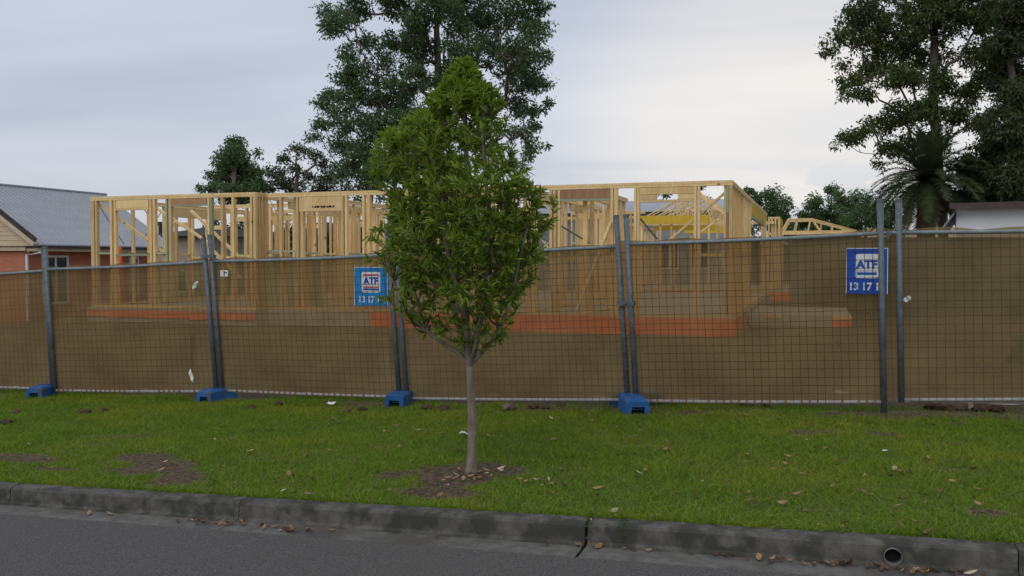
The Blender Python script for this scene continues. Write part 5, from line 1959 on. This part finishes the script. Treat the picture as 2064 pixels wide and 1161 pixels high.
# brick house on the left, ridge running away from the street
Yh = 28.0
E0 = at_Y(70, 492, Yh)
k_ = 28.0 / 20.0
Lh = 4.18 * k_ + 0.6
wv = 2.35 * k_
zE, zR = E0[2], at_Y(-80, 365, Yh + 1.05)[2]
sE, tE = E0[0], E0[1]
gz = float(ground_z(sE - 2, tE + 2)) - 0.2
hs = Thing('brick_house', (sE - wv, tE + Lh / 2, gz), 'red brick house with grey metal roof and cream gable beyond the fence', 'house')
ov = 0.62
hs.part(MB().box((sE - 2 * wv + ov, tE + 0.35, gz), (sE - ov, tE + Lh - 0.2, zE - 0.12)), 'wall', 'brick')
# roof with ribs
rt_ = MB()
for sg in (1, -1):
    e = sE if sg > 0 else sE - 2 * wv
    r_ = sE - wv
    rt_.add([(e, tE, zE), (e, tE + Lh, zE), (r_, tE + Lh, zR), (r_, tE, zR), (e, tE, zE - 0.06), (e, tE + Lh, zE - 0.06), (r_, tE + Lh, zR - 0.06), (r_, tE, zR - 0.06)],
            [(0, 1, 2, 3), (4, 7, 6, 5), (0, 4, 5, 1), (1, 5, 6, 2), (3, 2, 6, 7), (0, 3, 7, 4)])
roof = hs.part(rt_, 'roof', 'roof')
nr = 34
for k in range(1, nr):
    t = tE + Lh * k / nr
    hs.part(MB().beam((sE - 0.01, t, zE + 0.012), (sE - wv + 0.01, t, zR + 0.012), 0.022, 0.012, up=(0, 1, 0)), 'roof_rib', 'roof', roof)
hs.part(MB().tube([(sE - wv, tE - 0.02, zR + 0.02), (sE - wv, tE + Lh + 0.02, zR + 0.02)], 0.045, 8), 'ridge_cap', 'greywall', roof)
gb = hs.part(MB().add([(sE - 0.12, tE + 0.12, zE - 0.05), (sE - 2 * wv + 0.12, tE + 0.12, zE - 0.05), (sE - wv, tE + 0.12, zR - 0.1), (sE - 0.12, tE + 0.2, zE - 0.05), (sE - 2 * wv + 0.12, tE + 0.2, zE - 0.05), (sE - wv, tE + 0.2, zR - 0.1)],
                      [(0, 1, 2), (3, 5, 4), (0, 3, 4, 1), (1, 4, 5, 2), (2, 5, 3, 0)]), 'gable', 'cream')
for k in range(1, 14):
    zz = zE + (zR - zE) * k / 14
    hwid = wv * (1 - k / 14) - 0.16
    if hwid > 0.1:
        hs.part(MB().box((sE - wv - hwid, tE + 0.105, zz - 0.012), (sE - wv + hwid, tE + 0.119, zz)), 'board_lap', 'cream', gb)
for sg in (0, 1):
    e = sE if sg == 0 else sE - 2 * wv
    hs.part(MB().beam((e, tE + 0.02, zE - 0.02), (sE - wv, tE + 0.02, zR - 0.02), 0.10, 0.16, up=(0, 1, 0)), 'barge_board', 'cream', roof)
    n = 16
    for k in range(n):
        f0 = (k + 0.04) / n
        f1 = (k + 0.98) / n
        A = np.array([e + (sE - wv - e) * f0, tE + 0.03, zE + (zR - zE) * f0 + 0.075])
        B = np.array([e + (sE - wv - e) * f1, tE + 0.03, zE + (zR - zE) * f1 + 0.10])
        hs.part(MB().beam(B, A, 0.22, 0.035, up=(0, 1, 0)), 'verge_tile', 'tile', roof)
hs.part(MB().box((sE - 0.05, tE + 0.02, zE - 0.12), (sE + 0.07, tE + Lh, zE - 0.04)), 'gutter', 'tile', roof)
hs.part(MB().box((sE - ov + 0.004, tE + 0.25, zE - 0.22), (sE - 0.052, tE + Lh - 0.02, zE - 0.13)), 'eave_lining', 'cream', roof)
hs.part(MB().box((sE - 2 * wv + 0.2, tE + 0.205, zE - 0.20), (sE - ov, tE + 0.345, zE - 0.06)), 'eave_lining', 'cream', roof)
# downpipe
sw = sE - ov
hs.part(MB().tube([(sE - 0.02, tE + 0.25, zE - 0.17), (sE - 0.03, tE + 0.25, zE - 0.26), (sw - 0.02, tE + 0.28, zE - 0.34), (sw - 0.02, tE + 0.28, gz)], 0.045, 8), 'downpipe', 'frame_white')


def ton(x, s):
    """t coordinate where the photo column x meets the plane s"""
    r = ray(x, 520)
    k = s / (r @ U)
    return k * (r @ V)


w0, w1 = ton(88, sw), ton(133, sw)
window(hs, w0, w1, zE - 1.9, zE - 0.42, sw, 'y', 1)
w0, w1 = ton(262, sw), ton(275, sw)
window(hs, w0, w1, zE - 1.7, zE - 0.45, sw, 'y', 0)

# beige house behind the left frame
bY = 40.0
q0, q1 = at_Y(316, 470, bY), at_Y(452, 470, bY)
gz = float(ground_z(q0[0], q0[1]))
bh = Thing('beige_house', ((q0[0] + q1[0]) / 2, q0[1] + 2, gz), 'low beige house with dark roof seen through the left studs', 'house')
bh.part(MB().box((q0[0], q0[1], gz), (q1[0], q0[1] + 5, q0[2] - 0.15)), 'wall', 'beigewall')
rz = q0[2] - 0.15
bh.part(MB().add([(q0[0] - 0.4, q0[1] - 0.4, rz), (q1[0] + 0.4, q0[1] - 0.4, rz), (q1[0] + 0.4, q0[1] + 5.4, rz), (q0[0] - 0.4, q0[1] + 5.4, rz), (q0[0] + 1.2, q0[1] + 2.5, rz + 0.55), (q1[0] - 1.2, q0[1] + 2.5, rz + 0.55)],
                 [(0, 1, 5, 4), (1, 2, 5), (2, 3, 4, 5), (3, 0, 4), (0, 3, 2, 1)]), 'roof', 'tile')
window(bh, q0[0] + 0.7, q0[0] + 1.6, gz + 1.0, gz + 1.9, q0[1], 's', 1)

# red brick house glimpsed in the middle
qa, qb = at_Y(528, 476, 52.0), at_Y(700, 476, 52.0)
gz = float(ground_z(qa[0], qa[1]))
rb = Thing('distant_brick_house', ((qa[0] + qb[0]) / 2, qa[1] + 3, gz), 'distant dark brick house glimpsed between the middle studs', 'house')
rb.part(MB().box((qa[0], qa[1], gz), (qb[0], qa[1] + 6, qa[2])), 'wall', 'brick')
rz = qa[2] + 0.002
rb.part(MB().add([(qa[0] - 0.4, qa[1] - 0.4, rz), (qb[0] + 0.4, qa[1] - 0.4, rz), (qb[0] + 0.4, qa[1] + 6.4, rz), (qa[0] - 0.4, qa[1] + 6.4, rz), (qa[0] + 2, qa[1] + 3, rz + 0.9), (qb[0] - 2, qa[1] + 3, rz + 0.9)],
                 [(0, 1, 5, 4), (1, 2, 5), (2, 3, 4, 5), (3, 0, 4), (0, 3, 2, 1)]), 'roof', 'tile')
window(rb, qa[0] + 1.0, qa[0] + 2.2, gz + 1.0, gz + 2.1, qa[1], 's', 1)

# grey clad building behind the frames
gY = 46.0
q0, q1 = at_Y(1066, 432, gY), at_Y(1475, 432, gY)
gz = float(ground_z(q0[0], q0[1]))
gh = Thing('grey_building', ((q0[0] + q1[0]) / 2, q0[1] + 3, gz), 'long grey clad building with grey roof behind the house frames', 'building')
zw = q0[2]
tg = q0[1]
gh.part(MB().box((q0[0], tg, gz), (q1[0], tg + 7, zw)), 'wall', 'greywall')
zr2 = at_Y(1180, 408, gY + 3)[2]
gh.part(MB().add([(q0[0] - 0.3, tg - 0.4, zw + 0.002), (q1[0] + 0.3, tg - 0.4, zw + 0.002), (q1[0] + 0.3, tg + 7.4, zw + 0.002), (q0[0] - 0.3, tg + 7.4, zw + 0.002), (q0[0] - 0.3, tg + 3.5, zr2), (q1[0] + 0.3, tg + 3.5, zr2)],
                 [(0, 1, 5, 4), (1, 2, 5), (2, 3, 4, 5), (3, 0, 4), (0, 3, 2, 1)]), 'roof', 'roof')
for k in range(7):
    s = q0[0] + 0.9 + k * 1.5
    window(gh, s, s + 0.8, gz + 1.0, gz + 2.2, tg, 's', 1)

# white house on the right, square to the camera rather than to the street
wY = 24.0
q0 = at_Y(1926, 418, wY)
gz = float(ground_z(q0[0], q0[1])) - 0.1
wh = Thing('white_house', (q0[0], q0[1], gz), 'plain white walled house with dark brown fascia beside the palm', 'house', rot=TH - math.radians(29.5))
wh.org = np.zeros(3)
zw = q0[2] - gz
wh.part(MB().box((0.02, 0, 0), (8, 7, zw - 0.02)), 'wall', 'whitewall')
for k in range(1, 7):
    wh.part(MB().box((2.4 * k, -0.012, 0.3), (2.4 * k + 0.04, -0.001, zw - 0.03)), 'cover_strip', 'whitewall')if k < 4 else None
rfz = wh.part(MB().add([(-0.10, -0.38, zw - 0.01), (8.4, -0.38, zw - 0.01), (8.4, 7.4, zw + 0.3), (-0.10, 7.4, zw + 0.3), (-0.10, -0.38, zw + 0.03), (8.4, -0.38, zw + 0.03), (8.4, 7.4, zw + 0.34), (-0.10, 7.4, zw + 0.34)],
                      [(0, 3, 2, 1), (4, 5, 6, 7), (0, 1, 5, 4), (1, 2, 6, 5), (2, 3, 7, 6), (3, 0, 4, 7)]), 'roof', 'roof')
wh.part(MB().box((-0.12, -0.42, zw - 0.06), (8.42, -0.383, zw + 0.09)), 'fascia', 'fascia', rfz)
aw = [(0.0, -0.2, zw - 0.10), (-0.36, -0.2, zw - 0.62), (-0.36, 2.4, zw - 0.62), (0.0, 2.4, zw - 0.10)]
wh.part(MB().add(aw + [(a, b, c - 0.07) for a, b, c in aw], [(0, 1, 2, 3), (4, 7, 6, 5), (0, 4, 5, 1), (1, 5, 6, 2), (2, 6, 7, 3), (3, 7, 4, 0)]), 'awning', 'greywall')

# sheet fences closing the back and the side of the site
def sheet_fence(x0, x1, Y, ytop, label, mat='fence_sheet', rot=0.0):
    A, B = at_Y(x0, ytop, Y), at_Y(x1, ytop, Y)
    L = abs(B[0] - A[0]) + abs(B[1] - A[1])
    gz = float(ground_z((A[0] + B[0]) / 2, (A[1] + B[1]) / 2)) - 0.05
    H_ = A[2] - gz
    th = Thing('boundary_fence', (A[0], A[1], gz), label, 'fence', rot=TH)
    th.org = np.zeros(3)
    L = (B - A)[:2] @ np.array([math.cos(TH), math.sin(TH)])
    n = max(2, int(L / 2.4))
    for k in range(n):
        a, b = L * k / n, L * (k + 1) / n
        mb = MB()
        m_ = 12
        for j in range(m_):
            x_ = a + (b - a) * j / m_
            mb.box((x_ + 0.002, -0.02 + (0.012 if j % 2 else 0), 0.05), (x_ + (b - a) / m_ - 0.002, 0.0 + (0.012 if j % 2 else 0), H_))
        sh = th.part(mb, 'sheet', mat)
        sh['kind'] = 'stuff'
        th.part(MB().box((a - 0.04, -0.035, 0), (a + 0.04, 0.045, H_ + 0.04)), 'post', mat)
    th.part(MB().box((0.045, -0.03, H_ + 0.002), (L, 0.03, H_ + 0.045)), 'top_rail', mat)


M['fence_sheet'] = surf('brown_fence_sheet', (0.060, 0.050, 0.036), (0.085, 0.072, 0.052), 3, 0.8, 0.1)
sheet_fence(1600, 2500, 21.5, 482, 'low dark brown sheet fence in front of the white house')
sheet_fence(-700, 1760, 60.0, 494, 'long low brown sheet fence far behind the house frames')
clump_tree('shrub', 11.5, (2075, 700), [(2075, 740), (2075, 690)], [(2080, 690, 26), (2066, 720, 20), (2090, 745, 30), (2072, 760, 16)], 'pale green shrub behind the last fence panel', 'shrub', tips_per=3,
           leaf_len=0.07, per_tip=30, seed=77, r_base=0.02, seg=0.15, sub=0.09, gap=0.2, leaf='leaf_shrub', r_tip=0.003)

# utility pole far behind
up_ = at_Y(323, 447, 70.0)
gz = float(ground_z(up_[0], up_[1]))
ut = Thing('utility_pole', (up_[0], up_[1], gz), 'distant dark utility pole with cross arm seen through the left studs', 'utility pole')
ut.part(MB().tube([(up_[0], up_[1], gz), (up_[0], up_[1], up_[2])], [0.2, 0.15], 8), 'pole', 'tile')
ut.part(MB().box((up_[0] - 0.7, up_[1] - 0.05, up_[2] - 0.3), (up_[0] + 0.7, up_[1] + 0.05, up_[2] - 0.15)), 'cross_arm', 'tile')
for dx in (-0.6, -0.2, 0.3, 0.6):
    ut.part(MB().tube([(up_[0] + dx, up_[1], up_[2] - 0.15), (up_[0] + dx, up_[1], up_[2] + 0.02)], 0.05, 6), 'insulator', 'pvc')

# orange roll of barrier plastic on the floor inside the left wall
p = at_t(241, 500, 17.6)
tag(MB().tube([(p[0], p[1], SLAB + 0.003), (p[0], p[1], p[2] + 0.03)], [0.055, 0.058], 10).build('plastic_roll', 'orange', None, (p[0], p[1], SLAB)), 'upright orange plastic roll standing inside the left studs', 'plastic roll')

print('objects', len(bpy.data.objects))
